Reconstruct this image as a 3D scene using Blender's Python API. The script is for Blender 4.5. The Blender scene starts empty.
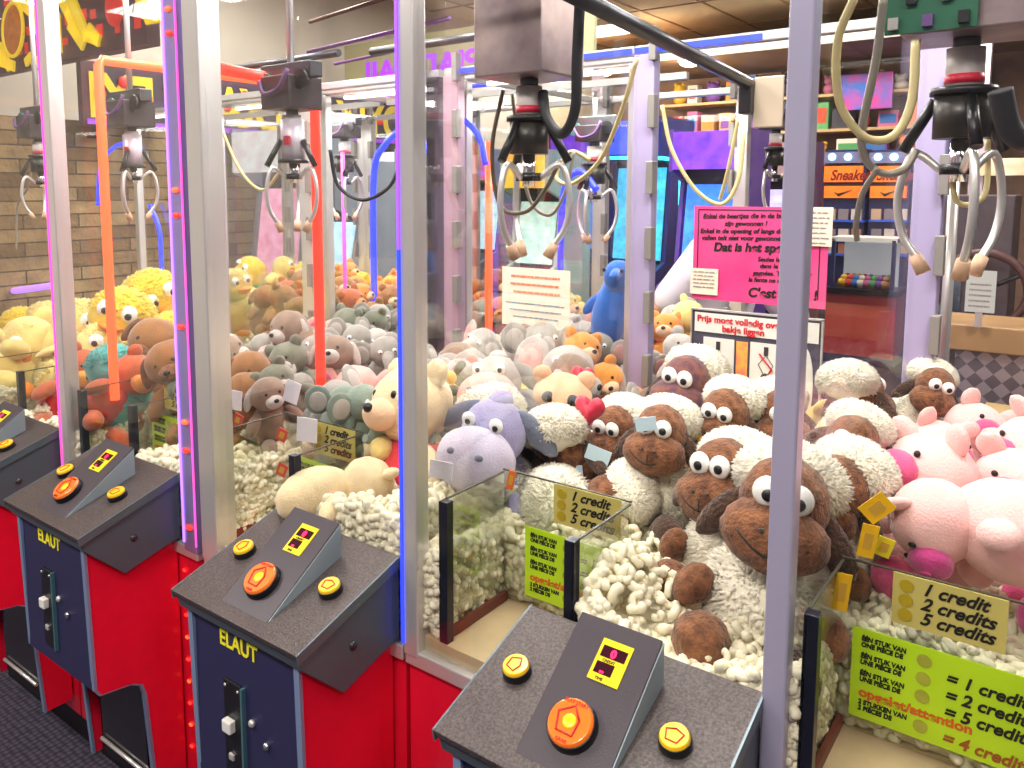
import bpy, math, random
from mathutils import Vector, Matrix, Euler, noise
random.seed(7)
S = bpy.context.scene
C = S.collection
PI = math.pi
# ------------------------------------------------------------------ camera
FPX, CX, CY, PITCH, HEAD = 805., 480., 278., math.radians(6.24), math.radians(37.5)
EYE = Vector((0, 0, 1.6))
cam = bpy.data.objects.new('camera', bpy.data.cameras.new('camera')); C.objects.link(cam)
cam.location = EYE
cam.rotation_euler = (math.radians(90) - PITCH, 0, HEAD)
cam.data.sensor_width = 36; cam.data.sensor_fit = 'HORIZONTAL'
cam.data.lens = FPX / 1024 * 36
cam.data.shift_x = (512 - CX) / 1024; cam.data.shift_y = (CY - 384) / 1024
cam.data.clip_start = .02
S.camera = cam
RV = Vector((math.cos(HEAD), math.sin(HEAD), 0)); HV = Vector((-math.sin(HEAD), math.cos(HEAD), 0))
FW = HV * math.cos(PITCH) - Vector((0, 0, 1)) * math.sin(PITCH); UP = HV * math.sin(PITCH) + Vector((0, 0, 1)) * math.cos(PITCH)
def ray(x, y): return FW + RV * ((x - CX) / FPX) - UP * ((y - CY) / FPX)
def at(x, y, Y):
    d = ray(x, y); return EYE + d * (Y / d.y)
def atx(x, y, X):
    d = ray(x, y); return EYE + d * (X / d.x)
def atz(x, y, Z):
    d = ray(x, y); return EYE + d * ((Z - EYE.z) / d.z)
def depth(p): return (Vector(p) - EYE).dot(FW)
# ------------------------------------------------------------------ world, view, room light
w = bpy.data.worlds.new('world'); S.world = w; w.use_nodes = True
w.node_tree.nodes['Background'].inputs[0].default_value = (.95, .9, 1, 1)
w.node_tree.nodes['Background'].inputs[1].default_value = .25
S.view_settings.view_transform = 'Standard'; S.view_settings.look = 'None'; S.view_settings.gamma = 1
S.view_settings.exposure = 0.45; S.view_settings.use_curve_mapping = False
S.cycles.transparent_max_bounces = 40; S.cycles.max_bounces = 7; S.cycles.glossy_bounces = 3
S.cycles.caustics_reflective = False; S.cycles.caustics_refractive = False; S.cycles.sample_clamp_indirect = 4
def area(name, loc, rot, sx, sy, power, col=(1, 1, 1)):
    l = bpy.data.lights.new(name, 'AREA'); l.shape = 'RECTANGLE'; l.size = sx; l.size_y = sy; l.energy = power; l.color = col
    o = bpy.data.objects.new(name, l); C.objects.link(o); o.location = loc; o.rotation_euler = rot; return o
CEIL = 3.3
for i, (x, y, p) in enumerate([(-.6, -.9, 48), (-3.2, -.7, 55), (1.6, -.6, 30), (-2.2, 4.2, 60), (-1.2, 7.0, 60), (1.2, 4.2, 75), (-3.9, 3.2, 45), (-4.4, 7.6, 80)]):
    area('ceiling_lamp_light', (x, y, CEIL - .07), (0, 0, 0), 1.2, .5, p, (1, .93, .86))
# ------------------------------------------------------------------ materials
MATS = {}
def lin(c):
    if isinstance(c, str):
        c = tuple(int(c[i:i + 2], 16) / 255 for i in (0, 2, 4))
    return tuple((v / 12.92 if v <= .04045 else ((v + .055) / 1.055) ** 2.4) for v in c)
def mat(name, col, rough=.5, metal=0, emit=0, var=0, vscale=30, bump=0, bscale=120, sheen=0, coat=0, col2=None, bdist=.004):
    if name in MATS: return MATS[name]
    m = bpy.data.materials.new(name); m.use_nodes = True; nt = m.node_tree; b = nt.nodes['Principled BSDF']
    c = lin(col); b.inputs['Base Color'].default_value = (*c, 1); b.inputs['Roughness'].default_value = rough; b.inputs['Metallic'].default_value = metal
    if emit: b.inputs['Emission Color'].default_value = (*c, 1); b.inputs['Emission Strength'].default_value = emit
    if sheen: b.inputs['Sheen Weight'].default_value = sheen
    if coat: b.inputs['Coat Weight'].default_value = coat; b.inputs['Coat Roughness'].default_value = .08
    tc = nt.nodes.new('ShaderNodeTexCoord')
    if var or col2:
        n = nt.nodes.new('ShaderNodeTexNoise'); n.inputs['Scale'].default_value = vscale; n.inputs['Detail'].default_value = 4
        nt.links.new(tc.outputs['Object'], n.inputs['Vector'])
        r = nt.nodes.new('ShaderNodeValToRGB'); r.color_ramp.elements[0].position = .35; r.color_ramp.elements[1].position = .65
        d = lin(col2) if col2 else tuple(v * (1 - var) for v in c)
        r.color_ramp.elements[0].color = (*d, 1); r.color_ramp.elements[1].color = (*c, 1)
        nt.links.new(n.outputs['Fac'], r.inputs['Fac']); nt.links.new(r.outputs['Color'], b.inputs['Base Color'])
    if bump:
        n2 = nt.nodes.new('ShaderNodeTexNoise'); n2.inputs['Scale'].default_value = bscale; n2.inputs['Detail'].default_value = 3
        nt.links.new(tc.outputs['Object'], n2.inputs['Vector'])
        bp = nt.nodes.new('ShaderNodeBump'); bp.inputs['Strength'].default_value = bump; bp.inputs['Distance'].default_value = bdist
        nt.links.new(n2.outputs['Fac'], bp.inputs['Height']); nt.links.new(bp.outputs['Normal'], b.inputs['Normal'])
    MATS[name] = m; return m
def glassmat(name, tint=(1, 1, 1), base=.03, edge=.5):
    m = bpy.data.materials.new(name); m.use_nodes = True; nt = m.node_tree; nt.nodes.clear()
    o = nt.nodes.new('ShaderNodeOutputMaterial'); mx = nt.nodes.new('ShaderNodeMixShader')
    t = nt.nodes.new('ShaderNodeBsdfTransparent'); g = nt.nodes.new('ShaderNodeBsdfGlossy'); g.inputs['Roughness'].default_value = .01
    t.inputs[0].default_value = (*tint, 1)
    lw = nt.nodes.new('ShaderNodeLayerWeight'); lw.inputs['Blend'].default_value = .25
    mr = nt.nodes.new('ShaderNodeMapRange'); mr.inputs['To Min'].default_value = base; mr.inputs['To Max'].default_value = edge
    nt.links.new(lw.outputs['Fresnel'], mr.inputs['Value']); nt.links.new(mr.outputs[0], mx.inputs[0])
    nt.links.new(t.outputs[0], mx.inputs[1]); nt.links.new(g.outputs[0], mx.inputs[2]); nt.links.new(mx.outputs[0], o.inputs[0])
    return m
GLASS = glassmat('clear_glass', (.99, .993, .993), .012, .17)
ACRYL = glassmat('clear_acrylic', (.95, .97, .93), .03, .5)
STEEL = mat('brushed_steel', 'dedcda', .32, .6)
DSTEEL = mat('dark_steel', '5b5c60', .35, .8, var=.2)
CHROME = mat('chrome', 'e6e6ea', .12, 1)
BLACK = mat('black_plastic', '141418', .35)
RUBBER = mat('black_rubber', '1b1c22', .6)
RED = mat('red_laminate', 'f2183a', .3, 0, coat=.6, var=.05)
NAVY = mat('navy_panel', '2b2a50', .45, 0, bump=.15, bscale=400, bdist=.001)
EDGE = mat('pale_blue_edge', '8fa6cc', .3, .4)
CONS = mat('speckled_console_metal', '625957', .38, .3, col2='443d3d', vscale=260, bump=.5, bscale=500, bdist=.0015)
CONSIDE = mat('console_side_metal', '5a6670', .42, .25, bump=.3, bscale=400, bdist=.001)
WEDGE = mat('wedge_plum_plastic', '433c44', .4, .1, bump=.3, bscale=400, bdist=.001)
YEL = mat('yellow_button', 'f4bc10', .3, coat=.5, emit=.1)
ORA = mat('orange_button', 'f4731c', .3, coat=.5, emit=.15)
REDP = mat('red_print', 'c8201c', .5)
YPRINT = mat('yellow_print', 'e6dc2a', .5, emit=.1)
LEDR = mat('red_led_digit', 'ff1850', .4, emit=2.5)
DISPBK = mat('display_window', '3a1020', .2)
LIME = mat('lime_card', 'bfe81c', .5)
TAN = mat('tan_card', 'cdbf6a', .5)
INK = mat('black_ink', '16140e', .6)
BROWNINK = mat('brown_ink', 'a05a1c', .6)
WHITEM = mat('white_paint', 'eceae4', .4)
CREAM = mat('cream_card', 'f6ead6', .6)
PINKC = mat('pink_card', 'f25a96', .5, col2='e22a80', vscale=5)
COIN = mat('faded_coin', 'b0b43c', .4, var=.2)
PEAN = mat('cream_foam', 'f8f0d4', .85, var=.1, vscale=20)
WOOL = mat('cream_wool', 'fdf6e2', .9, sheen=.3, var=.08, vscale=25)
BROWNF = mat('brown_plush', '96603a', .8, sheen=.2, col2='5c3217', vscale=60, bump=.7, bscale=220, bdist=.008)
DBROWN = mat('dark_brown_plush', '54341f', .8, sheen=.3, var=.5, vscale=75, bump=.9, bscale=220, bdist=.008)
MAUVEF = mat('mauve_brown_plush', '84503f', .8, sheen=.3, col2='523048', vscale=60, bump=.5, bscale=260)
EYEW = mat('white_eye', 'fdfdf8', .25)
PINKF = mat('pale_pink_plush', 'fdc9c4', .85, sheen=.4, var=.08, bump=.5, bscale=260)
HOTP = mat('hot_pink_plush', 'ee5c92', .85, sheen=.4, var=.2, bump=.5, bscale=260)
MAGP = mat('magenta_plush', 'd0408c', .85, sheen=.4, var=.2, bump=.5, bscale=260)
def fur(n, c, v=.18): return mat(n, c, .85, sheen=.4, var=v, bump=.5, bscale=260)
# ------------------------------------------------------------------ mesh building
class MB:
    def __init__(s): s.v = []; s.f = []; s.m = []; s.mi = 0; s.sm = []
    def add(s, vs, fs, smooth=False):
        k = len(s.v); s.v += [tuple(p) for p in vs]
        for f in fs: s.f.append(tuple(i + k for i in f)); s.m.append(s.mi); s.sm.append(smooth)
        return s
    def box(s, a, b, M=None):
        x0, y0, z0 = a; x1, y1, z1 = b
        vs = [Vector(p) for p in ((x0, y0, z0), (x1, y0, z0), (x1, y1, z0), (x0, y1, z0), (x0, y0, z1), (x1, y0, z1), (x1, y1, z1), (x0, y1, z1))]
        if M: vs = [M @ p for p in vs]
        return s.add(vs, [(0, 3, 2, 1), (4, 5, 6, 7), (0, 1, 5, 4), (1, 2, 6, 5), (2, 3, 7, 6), (3, 0, 4, 7)])
    def tube(s, pts, r, n=8, r2=None, cap=True):
        pts = [Vector(p) for p in pts]; rings = []; L = len(pts)
        t0 = (pts[1] - pts[0]).normalized(); a = t0.orthogonal().normalized()
        for i, p in enumerate(pts):
            t = (pts[min(i + 1, L - 1)] - pts[max(i - 1, 0)]).normalized()
            a = (a - t * a.dot(t)); a = a.normalized() if a.length > 1e-6 else t.orthogonal().normalized(); b = t.cross(a)
            rr = r if r2 is None else r + (r2 - r) * i / (L - 1)
            if isinstance(r, (list, tuple)): rr = r[i]
            rings += [p + (a * math.cos(2 * PI * k / n) + b * math.sin(2 * PI * k / n)) * rr for k in range(n)]
        fs = [(i * n + k, i * n + (k + 1) % n, (i + 1) * n + (k + 1) % n, (i + 1) * n + k) for i in range(L - 1) for k in range(n)]
        s.add(rings, fs, True)
        if cap: 
            k = len(s.v) - len(rings)
            s.f += [tuple(k + j for j in reversed(range(n))), tuple(k + (L - 1) * n + j for j in range(n))]; s.m += [s.mi] * 2; s.sm += [False] * 2
        return s
    def cyl(s, a, b, r, n=24, r2=None): return s.tube([a, b], r, n, r2)
    def ell(s, c, r, M=None, u=20, v=12, nz=0, ns=8., seed=0, fn=None):
        vs = []; c = Vector(c)
        def P(th, ph):
            d = Vector((math.sin(th) * math.cos(ph), math.sin(th) * math.sin(ph), math.cos(th)))
            if fn: d = fn(d)
            if nz: d = d * (1 + nz * noise.noise(d * ns / 4 + Vector((seed, 0, 0))))
            p = Vector((d.x * r[0], d.y * r[1], d.z * r[2]))
            if M: p = M @ p
            return c + p
        vs.append(P(0, 0))
        for i in range(1, v):
            for j in range(u): vs.append(P(PI * i / v, 2 * PI * j / u))
        vs.append(P(PI, 0)); fs = [(0, 1 + j, 1 + (j + 1) % u) for j in range(u)]
        for i in range(v - 2):
            for j in range(u): a = 1 + i * u; fs.append((a + j, a + u + j, a + u + (j + 1) % u, a + (j + 1) % u))
        e = len(vs) - 1; a = 1 + (v - 2) * u; fs += [(a + j, e, a + (j + 1) % u) for j in range(u)]
        return s.add(vs, fs, True)
    def prism(s, poly, axis, a, b):
        """poly: 2D points in the other two axes, extruded along axis from a to b"""
        n = len(poly)
        def mk(p, q):
            if axis == 0: return (q, p[0], p[1])
            if axis == 1: return (p[0], q, p[1])
            return (p[0], p[1], q)
        vs = [mk(p, a) for p in poly] + [mk(p, b) for p in poly]
        fs = [tuple(range(n)), tuple(reversed(range(n, 2 * n)))] + [(i, i + n, (i + 1) % n + n, (i + 1) % n) for i in range(n)]
        return s.add(vs, fs)
    def tufts(s, c, r, count, ln, wd, M=None, seed=1, zmin=-1., fn=None):
        rnd = random.Random(seed); c = Vector(c)
        for _ in range(count):
            z = rnd.uniform(zmin, 1); ph = rnd.uniform(0, 2 * PI); q = math.sqrt(max(0, 1 - z * z))
            d = Vector((q * math.cos(ph), q * math.sin(ph), z))
            if fn: d = fn(d)
            p = Vector((d.x * r[0], d.y * r[1], d.z * r[2])); n = Vector((d.x / r[0], d.y / r[1], d.z / r[2])).normalized()
            if M: p = M @ p; n = M @ n
            t = n.orthogonal().normalized(); t.rotate(Matrix.Rotation(rnd.uniform(0, 6.3), 3, n)); b = n.cross(t)
            L = ln * rnd.uniform(.5, 1.2); tip = p + n * L * .8 + (t * rnd.uniform(-1, 1) + Vector((0, 0, -.35))) * L * .6
            w_ = wd * rnd.uniform(.7, 1.3)
            s.add([c + p - n * .001 + t * w_, c + p - n * .001 - t * w_ * .6 + b * w_, c + p - n * .001 - t * w_ * .6 - b * w_, c + tip], [(0, 1, 3), (1, 2, 3), (2, 0, 3)], True)
        return s
    def build(s, name, mats, parent=None, bevel=0, flat=False):
        me = bpy.data.meshes.new(name); off = Vector((0, 0, 0)) if parent is None else OFF.get(parent.name, Vector((0, 0, 0)))
        me.from_pydata([tuple(Vector(p) - off) for p in s.v], [], s.f)
        if not isinstance(mats, (list, tuple)): mats = [mats]
        for m in mats: me.materials.append(m)
        me.polygons.foreach_set('material_index', s.m); me.polygons.foreach_set('use_smooth', [bool(x) and not flat for x in s.sm])
        me.update(); o = bpy.data.objects.new(name, me); C.objects.link(o)
        if parent is not None: o.parent = parent; OFF[o.name] = off
        if bevel:
            bv = o.modifiers.new('bevel', 'BEVEL'); bv.width = bevel; bv.segments = 2; bv.limit_method = 'ANGLE'
        return o
OFF = {}
def tag(o, label, cat, group=None, kind=None):
    if label: o['label'] = label
    if cat: o['category'] = cat
    if group: o['group'] = group
    if kind: o['kind'] = kind
    return o
def empty(name, loc, label, cat, group=None):
    o = bpy.data.objects.new(name, None); C.objects.link(o); o.location = loc; OFF[o.name] = Vector(loc); o.empty_display_size = .05
    return tag(o, label, cat, group)
def struct(o): o['kind'] = 'structure'; return o
def arc(f, n): return [f(i / (n - 1)) for i in range(n)]
def bez(pts, n=20):
    """smooth curve through points (Catmull-Rom)"""
    P = [Vector(p) for p in pts]; P = [P[0] * 2 - P[1]] + P + [P[-1] * 2 - P[-2]]; out = []
    k = len(P) - 3; per = max(3, n // k)
    for i in range(k):
        for j in range(per):
            t = j / per; a, b, c, d = P[i:i + 4]
            out.append(.5 * ((2 * b) + (c - a) * t + (2 * a - 5 * b + 4 * c - d) * t * t + (3 * b - a - 3 * c + d) * t ** 3))
    out.append(P[-2]); return out
def text(name, s, loc, size, m, parent, rot=(PI / 2, 0, 0), shear=0, bold=0, ext=.0006, align='LEFT', sx=1, mirror=False, space=1):
    cu = bpy.data.curves.new(name, 'FONT'); cu.body = s; cu.size = size; cu.shear = shear; cu.offset = bold; cu.extrude = ext; cu.align_x = align; cu.space_line = space
    cu.materials.append(m); o = bpy.data.objects.new(name, cu); C.objects.link(o)
    off = OFF.get(parent.name, Vector((0, 0, 0))) if parent is not None else Vector((0, 0, 0))
    if parent is not None: o.parent = parent
    o.location = Vector(loc) - off; o.rotation_euler = rot; o.scale = (-sx if mirror else sx, 1, 1); return o
# ------------------------------------------------------------------ setting
def tile_floor():
    m = bpy.data.materials.new('dark_woven_carpet'); m.use_nodes = True; nt = m.node_tree; b = nt.nodes['Principled BSDF']; b.inputs['Roughness'].default_value = .85
    tc = nt.nodes.new('ShaderNodeTexCoord'); v = nt.nodes.new('ShaderNodeTexVoronoi'); v.inputs['Scale'].default_value = 55; v.inputs['Randomness'].default_value = .25
    r = nt.nodes.new('ShaderNodeValToRGB'); r.color_ramp.elements[0].color = (.09, .075, .12, 1); r.color_ramp.elements[1].color = (.018, .014, .03, 1); r.color_ramp.elements[1].position = .6
    nt.links.new(tc.outputs['Object'], v.inputs['Vector']); nt.links.new(v.outputs['Distance'], r.inputs['Fac']); nt.links.new(r.outputs[0], b.inputs['Base Color'])
    bp = nt.nodes.new('ShaderNodeBump'); bp.inputs['Strength'].default_value = .5; bp.inputs['Distance'].default_value = .005; bp.invert = True
    nt.links.new(v.outputs['Distance'], bp.inputs['Height']); nt.links.new(bp.outputs[0], b.inputs['Normal']); return m
struct(MB().box((-5.2, -2.6, -.1), (5.2, 12, 0)).build('floor', tile_floor()))
CEILM = mat('cream_ceiling', 'dccba6', .8, var=.08, vscale=2)
cm = MB().box((-5.2, -2.6, CEIL), (5.2, 12, CEIL + .1)); struct(cm.build('ceiling', CEILM))
gr = MB()
for i in range(-8, 9): gr.box((i * .6 - .012, -2.6, CEIL - .008), (i * .6 + .012, 12, CEIL + .001))
for j in range(0, 12): gr.box((-5.2, -2.4 + j * 1.2 - .012, CEIL - .009), (5.2, -2.4 + j * 1.2 + .012, CEIL + .001))
struct(gr.build('trim_1', mat('ceiling_grid', 'b59c78', .6)))
def stone():
    m = bpy.data.materials.new('stacked_tan_stone'); m.use_nodes = True; nt = m.node_tree; b = nt.nodes['Principled BSDF']; b.inputs['Roughness'].default_value = .9
    tc = nt.nodes.new('ShaderNodeTexCoord'); mp = nt.nodes.new('ShaderNodeMapping'); mp.inputs['Rotation'].default_value = (PI / 2, 0, PI / 2)
    sx = nt.nodes.new('ShaderNodeSeparateXYZ'); cx = nt.nodes.new('ShaderNodeCombineXYZ')
    nt.links.new(tc.outputs['Object'], sx.inputs[0]); nt.links.new(sx.outputs[1], cx.inputs[0]); nt.links.new(sx.outputs[2], cx.inputs[1])
    br = nt.nodes.new('ShaderNodeTexBrick'); br.inputs['Scale'].default_value = 2.6; br.inputs['Brick Width'].default_value = .8; br.inputs['Row Height'].default_value = .2
    br.inputs['Color1'].default_value = (*lin('a88f66'), 1); br.inputs['Color2'].default_value = (*lin('6d5336'), 1); br.inputs['Mortar'].default_value = (*lin('4a3a28'), 1); br.inputs['Mortar Size'].default_value = .012; br.inputs['Bias'].default_value = -.1
    nt.links.new(cx.outputs[0], br.inputs['Vector'])
    n = nt.nodes.new('ShaderNodeTexNoise'); n.inputs['Scale'].default_value = 9; n.inputs['Detail'].default_value = 6; nt.links.new(tc.outputs['Object'], n.inputs['Vector'])
    mx = nt.nodes.new('ShaderNodeMixRGB'); mx.blend_type = 'OVERLAY'; mx.inputs[0].default_value = .6; nt.links.new(br.outputs[0], mx.inputs[1]); nt.links.new(n.outputs['Fac'], mx.inputs[2]); nt.links.new(mx.outputs[0], b.inputs['Base Color'])
    bp = nt.nodes.new('ShaderNodeBump'); bp.inputs['Distance'].default_value = .03; nt.links.new(n.outputs['Fac'], bp.inputs['Height']); nt.links.new(bp.outputs[0], b.inputs['Normal']); return m
struct(MB().box((-5.3, -2.6, 0), (-5.2, 12, CEIL)).build('wall_left', mat('left_wall_cream', 'd9d2c2', .8, var=.1, vscale=3)))
struct(MB().box((5.2, -2.6, 0), (5.3, 12, CEIL)).build('wall_right', mat('right_wall_grey', '77706c', .8, var=.1, vscale=3)))
struct(MB().box((-5.3, 12, 0), (5.3, 12.1, CEIL)).build('wall_back', mat('back_wall_brown', '6b5444', .8, var=.15, vscale=3)))
struct(MB().box((-5.3, -2.7, 0), (5.3, -2.6, CEIL)).build('wall_front', mat('front_wall_grey', '8d8a92', .8, var=.1, vscale=3)))
struct(MB().box((-4.95, .6, 0), (-4.72, 5.4, 2.0)).build('wall_stone', stone()))
LAMPW = mat('lamp_diffuser', 'fff6e6', .5, emit=4)
for i, (x, y) in enumerate([(-.6, -.9), (-3.2, -.7), (1.6, -.6), (-2.2, 4.2), (-1.2, 7.0), (1.2, 4.2), (-3.9, 3.2), (-4.4, 7.6)]):
    e = empty('ceiling_light', (x, y, CEIL - .06), 'flat white ceiling panel light ' + ['above the player side of the machines', 'above the aisle left of the consoles', 'above the aisle right of the machines', 'behind the back row of machines', 'in front of the prize booth', 'behind the right machines', 'near the stone wall', 'far back by the left wall'][i], 'ceiling light')
    MB().box((x - .62, y - .27, CEIL - .06), (x + .62, y + .27, CEIL - .001)).build('frame', WHITEM, e)
    MB().box((x - .6, y - .25, CEIL - .064), (x + .6, y + .25, CEIL - .058)).build('diffuser', LAMPW, e)
# ------------------------------------------------------------------ claw machines
def console(mac, XL, XR, detail=True):
    sl = lambda Y: .879 + (Y - .765) * .323
    body = MB().prism([(.998, .955), (.762, .879), (.765, .868), (.998, .944)], 0, XL, XR).build('console_top', CONS, mac, bevel=.002)
    side = [(.998, .943), (.768, .867), (.775, .846), (.862, .764), (.955, .79), (.998, .80)]
    MB().prism(side, 0, XL + .004, XR - .004).build('console_housing', CONSIDE, mac, bevel=.002)
    for X, sg in ((XR - .004, 1), (XL + .004, -1)):
        MB().ell((X, .885, .838), (.005, .008, .008), u=12, v=8).build('bolt', DSTEEL, mac)
    for X in (XL - .001, XR - .002):
        MB().prism([(.999, .9555), (.7615, .8795), (.7645, .862), (.999, .935)], 0, X, X + .003).build('edge_band', mat('edge_band_teal', '66757e', .35, .4), mac)
    # wedge with the display
    wx0, wx1 = XL + .118, XL + .242
    wf = [(.785, sl(.785) + .001), (.952, 1.004), (.952, sl(.952))]
    MB().prism(wf, 0, wx0, wx1).build('display_wedge', [WEDGE], mac, bevel=.0015)
    MB().prism([(.785, sl(.785) - .001), (.953, 1.001), (.953, sl(.953))], 0, wx1, wx1 + .0015).build('wedge_side', mat('wedge_side_steel', 'a4b6c0', .35, .25), mac)
    a = math.atan2(.115, .167); zf = lambda Y: sl(.785) + .001 + (Y - .785) * (1.004 - sl(.785) - .001) / .167
    def onw(x, Y, h=0): return Vector((x, Y, zf(Y))) + Vector((0, -math.sin(a), math.cos(a))) * h
    R = Euler((a, 0, 0)).to_matrix().to_4x4()
    d = MB(); d.box((-.0225, -.029, 0), (.0225, .029, .0015), Matrix.Translation(onw(XL + .188, .908)) @ R); dp = d.build('display', mat('yellow_plate', 'ecd820', .35, emit=.1), mac)
    for k, yy in enumerate((.012, -.011)):
        q = MB(); q.box((-.018, yy - .008, .0012), (.018 - k * .01, yy + .008, .0022), Matrix.Translation(onw(XL + .188, .908)) @ R); q.build('display_window', DISPBK, dp)
        p = onw(XL + .188 + (.0 if k == 0 else -.006), .908) + R.to_3x3() @ Vector((0, yy - .006, .0026))
        text('led_digits', '0' if k == 0 else '..', p, .015, LEDR, dp, rot=(a, 0, 0), bold=.0006, align='CENTER')
    for yy, st in ((-.002, 'CREDIT'), (-.027, 'TIME')):
        p = onw(XL + .188 - .012, .908) + R.to_3x3() @ Vector((0, yy, .002)); text('plate_lettering', st, p, .0055, INK, dp, rot=(a, 0, 0))
    # buttons
    b2 = math.atan(.323)
    def button(x, Y, r, m, ang, base, nm, lab, turn):
        N = Vector((0, -math.sin(ang), math.cos(ang))); c = Vector((x, Y, base)) - N * .001
        col = MB().cyl(c, c + N * .013, r * 1.08, 28, r * 1.02); o = col.build(nm, BLACK, mac, bevel=.001); o['label'] = lab
        MB().cyl(c + N * .0125, c + N * .018, r * .99, 28, r * .9).build('button_cap', m, o, bevel=.001)
        # arrow outline printed on the cap: a pentagon
        pts = []
        for k in range(5):
            t = turn + k * 2 * PI / 5; q = r * (.62 if k else .42)
            pts.append(c + N * .0188 + Vector((math.cos(t) * q, math.sin(t) * q * math.cos(ang), math.sin(t) * q * math.sin(ang))))
        MB().tube(pts + [pts[0]], r * .05, 6).build('arrow_print', REDP, o)
        if m is ORA:
            MB().ell(c + N * .018, (r * .3, r * .3, .0015), Matrix.Rotation(ang, 3, 'X').to_4x4(), u=14, v=6).build('bright_centre', mat('amber_centre', 'ffc21a', .3, emit=.3), o)
            for k, st in enumerate(('PLAY START', 'GRAB')):
                text('cap_lettering', st, c + N * .0185 + Vector((0, (.68 if k == 0 else -.85) * r * math.cos(ang), (.68 if k == 0 else -.85) * r * math.sin(ang))), r * .2, REDP, o, rot=(ang, 0, 0), align='CENTER')
    button(XL + .052, .886, .020, YEL, b2, sl(.886), 'sideways_button', 'yellow push button with red outlined arrow', 0)
    button(XL + .292, .884, .020, YEL, b2, sl(.884), 'forward_button', 'yellow push button with red outlined arrow', PI / 2)
    button(XL + .176, .832, .0315, ORA, a, zf(.832), 'grab_button', 'large orange push button', .3)
    # pedestal
    px0, px1 = XL + .022, XR - .022
    MB().prism([(.80, .56), (.80, .85), (.998, .86), (.998, .56)], 0, px0 + .006, px1 - .006).build('pedestal_body', RED, mac)
    MB().box((px0 + .008, .788, .52), (px1 - .008, .80, .86)).build('front_panel', NAVY, mac)
    prof = [(.782, .86), (.790, .52), (.80, .505), (.87, .495), (.893, .482), (.902, .455), (.922, .16), (.998, .16), (.998, .86)]
    for X0 in (px0, px1 - .008):
        sp = MB().prism(prof, 0, X0, X0 + .008).build('side_panel', RED, mac); 
        ed = MB()
        for (ya, za), (yb, zb) in zip(prof[:7], prof[1:7]):
            ed.add([(X0 - .0025, ya - .0015, za), (X0 + .0105, ya - .0015, za), (X0 + .0105, yb - .0015, zb), (X0 - .0025, yb - .0015, zb), (X0 - .0025, ya + .005, za), (X0 + .0105, ya + .005, za), (X0 + .0105, yb + .005, zb), (X0 - .0025, yb + .005, zb)],
                   [(0, 1, 2, 3), (0, 3, 7, 4), (1, 5, 6, 2), (3, 2, 6, 7), (0, 4, 5, 1)])
        ed.build('edge_strip', EDGE, sp)
    pd = MB().box((px0 + .008, .945, .16), (px1 - .008, .998, .55)).build('prize_door', BLACK, mac, bevel=.003)
    fl = MB(); fl.prism([(.925, .44), (.94, .45), (.945, .26), (.93, .22)], 0, px0 + .05, px1 - .05); fl.build('flap', mat('smoked_acrylic', '16181c', .12, 0, coat=.5), pd)
    MB().tube([(px0 + .05, .925, .22), (px1 - .05, .925, .22)], .005).build('flap_bar', STEEL, pd)
    MB().box((px0 + .04, .93, .455), (px0 + .075, .946, .485)).build('hinge_block', STEEL, pd, bevel=.003)
    xc = (px0 + px1) / 2
    text('maker_lettering', 'ELAUT', (xc - .066, .7865, .805), .04, YPRINT, mac, bold=.0006, sx=.9)
    cs = MB().box((xc - .055, .783, .56), (xc - .005, .789, .745)).build('coin_slot_plate', BLACK, mac, bevel=.002)
    MB().box((xc - .003, .780, .56), (xc + .002, .789, .745)).build('plate_edge', mat('teal_edge', '5f8f98', .3, .5), cs)
    MB().box((xc - .046, .770, .655), (xc - .022, .784, .678)).build('coin_return_button', WHITEM, cs, bevel=.003)
    MB().box((xc - .04, .778, .60), (xc - .026, .784, .612)).build('coin_return_lip', STEEL, cs, bevel=.002)
    for q in ((xc - .048, .735), (xc - .012, .735)): MB().ell((q[0], .782, q[1]), (.003, .002, .003), u=8, v=6).build('screw', STEEL, cs)
    MB().ell((xc + .022, .785, .69), (.007, .006, .007), u=14, v=8).build('lock', STEEL, mac)
    MB().ell((xc + .06, .785, .665), (.007, .006, .007), u=14, v=8).build('lock', CHROME, mac)
PEANUT_GROUPS = []
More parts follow.
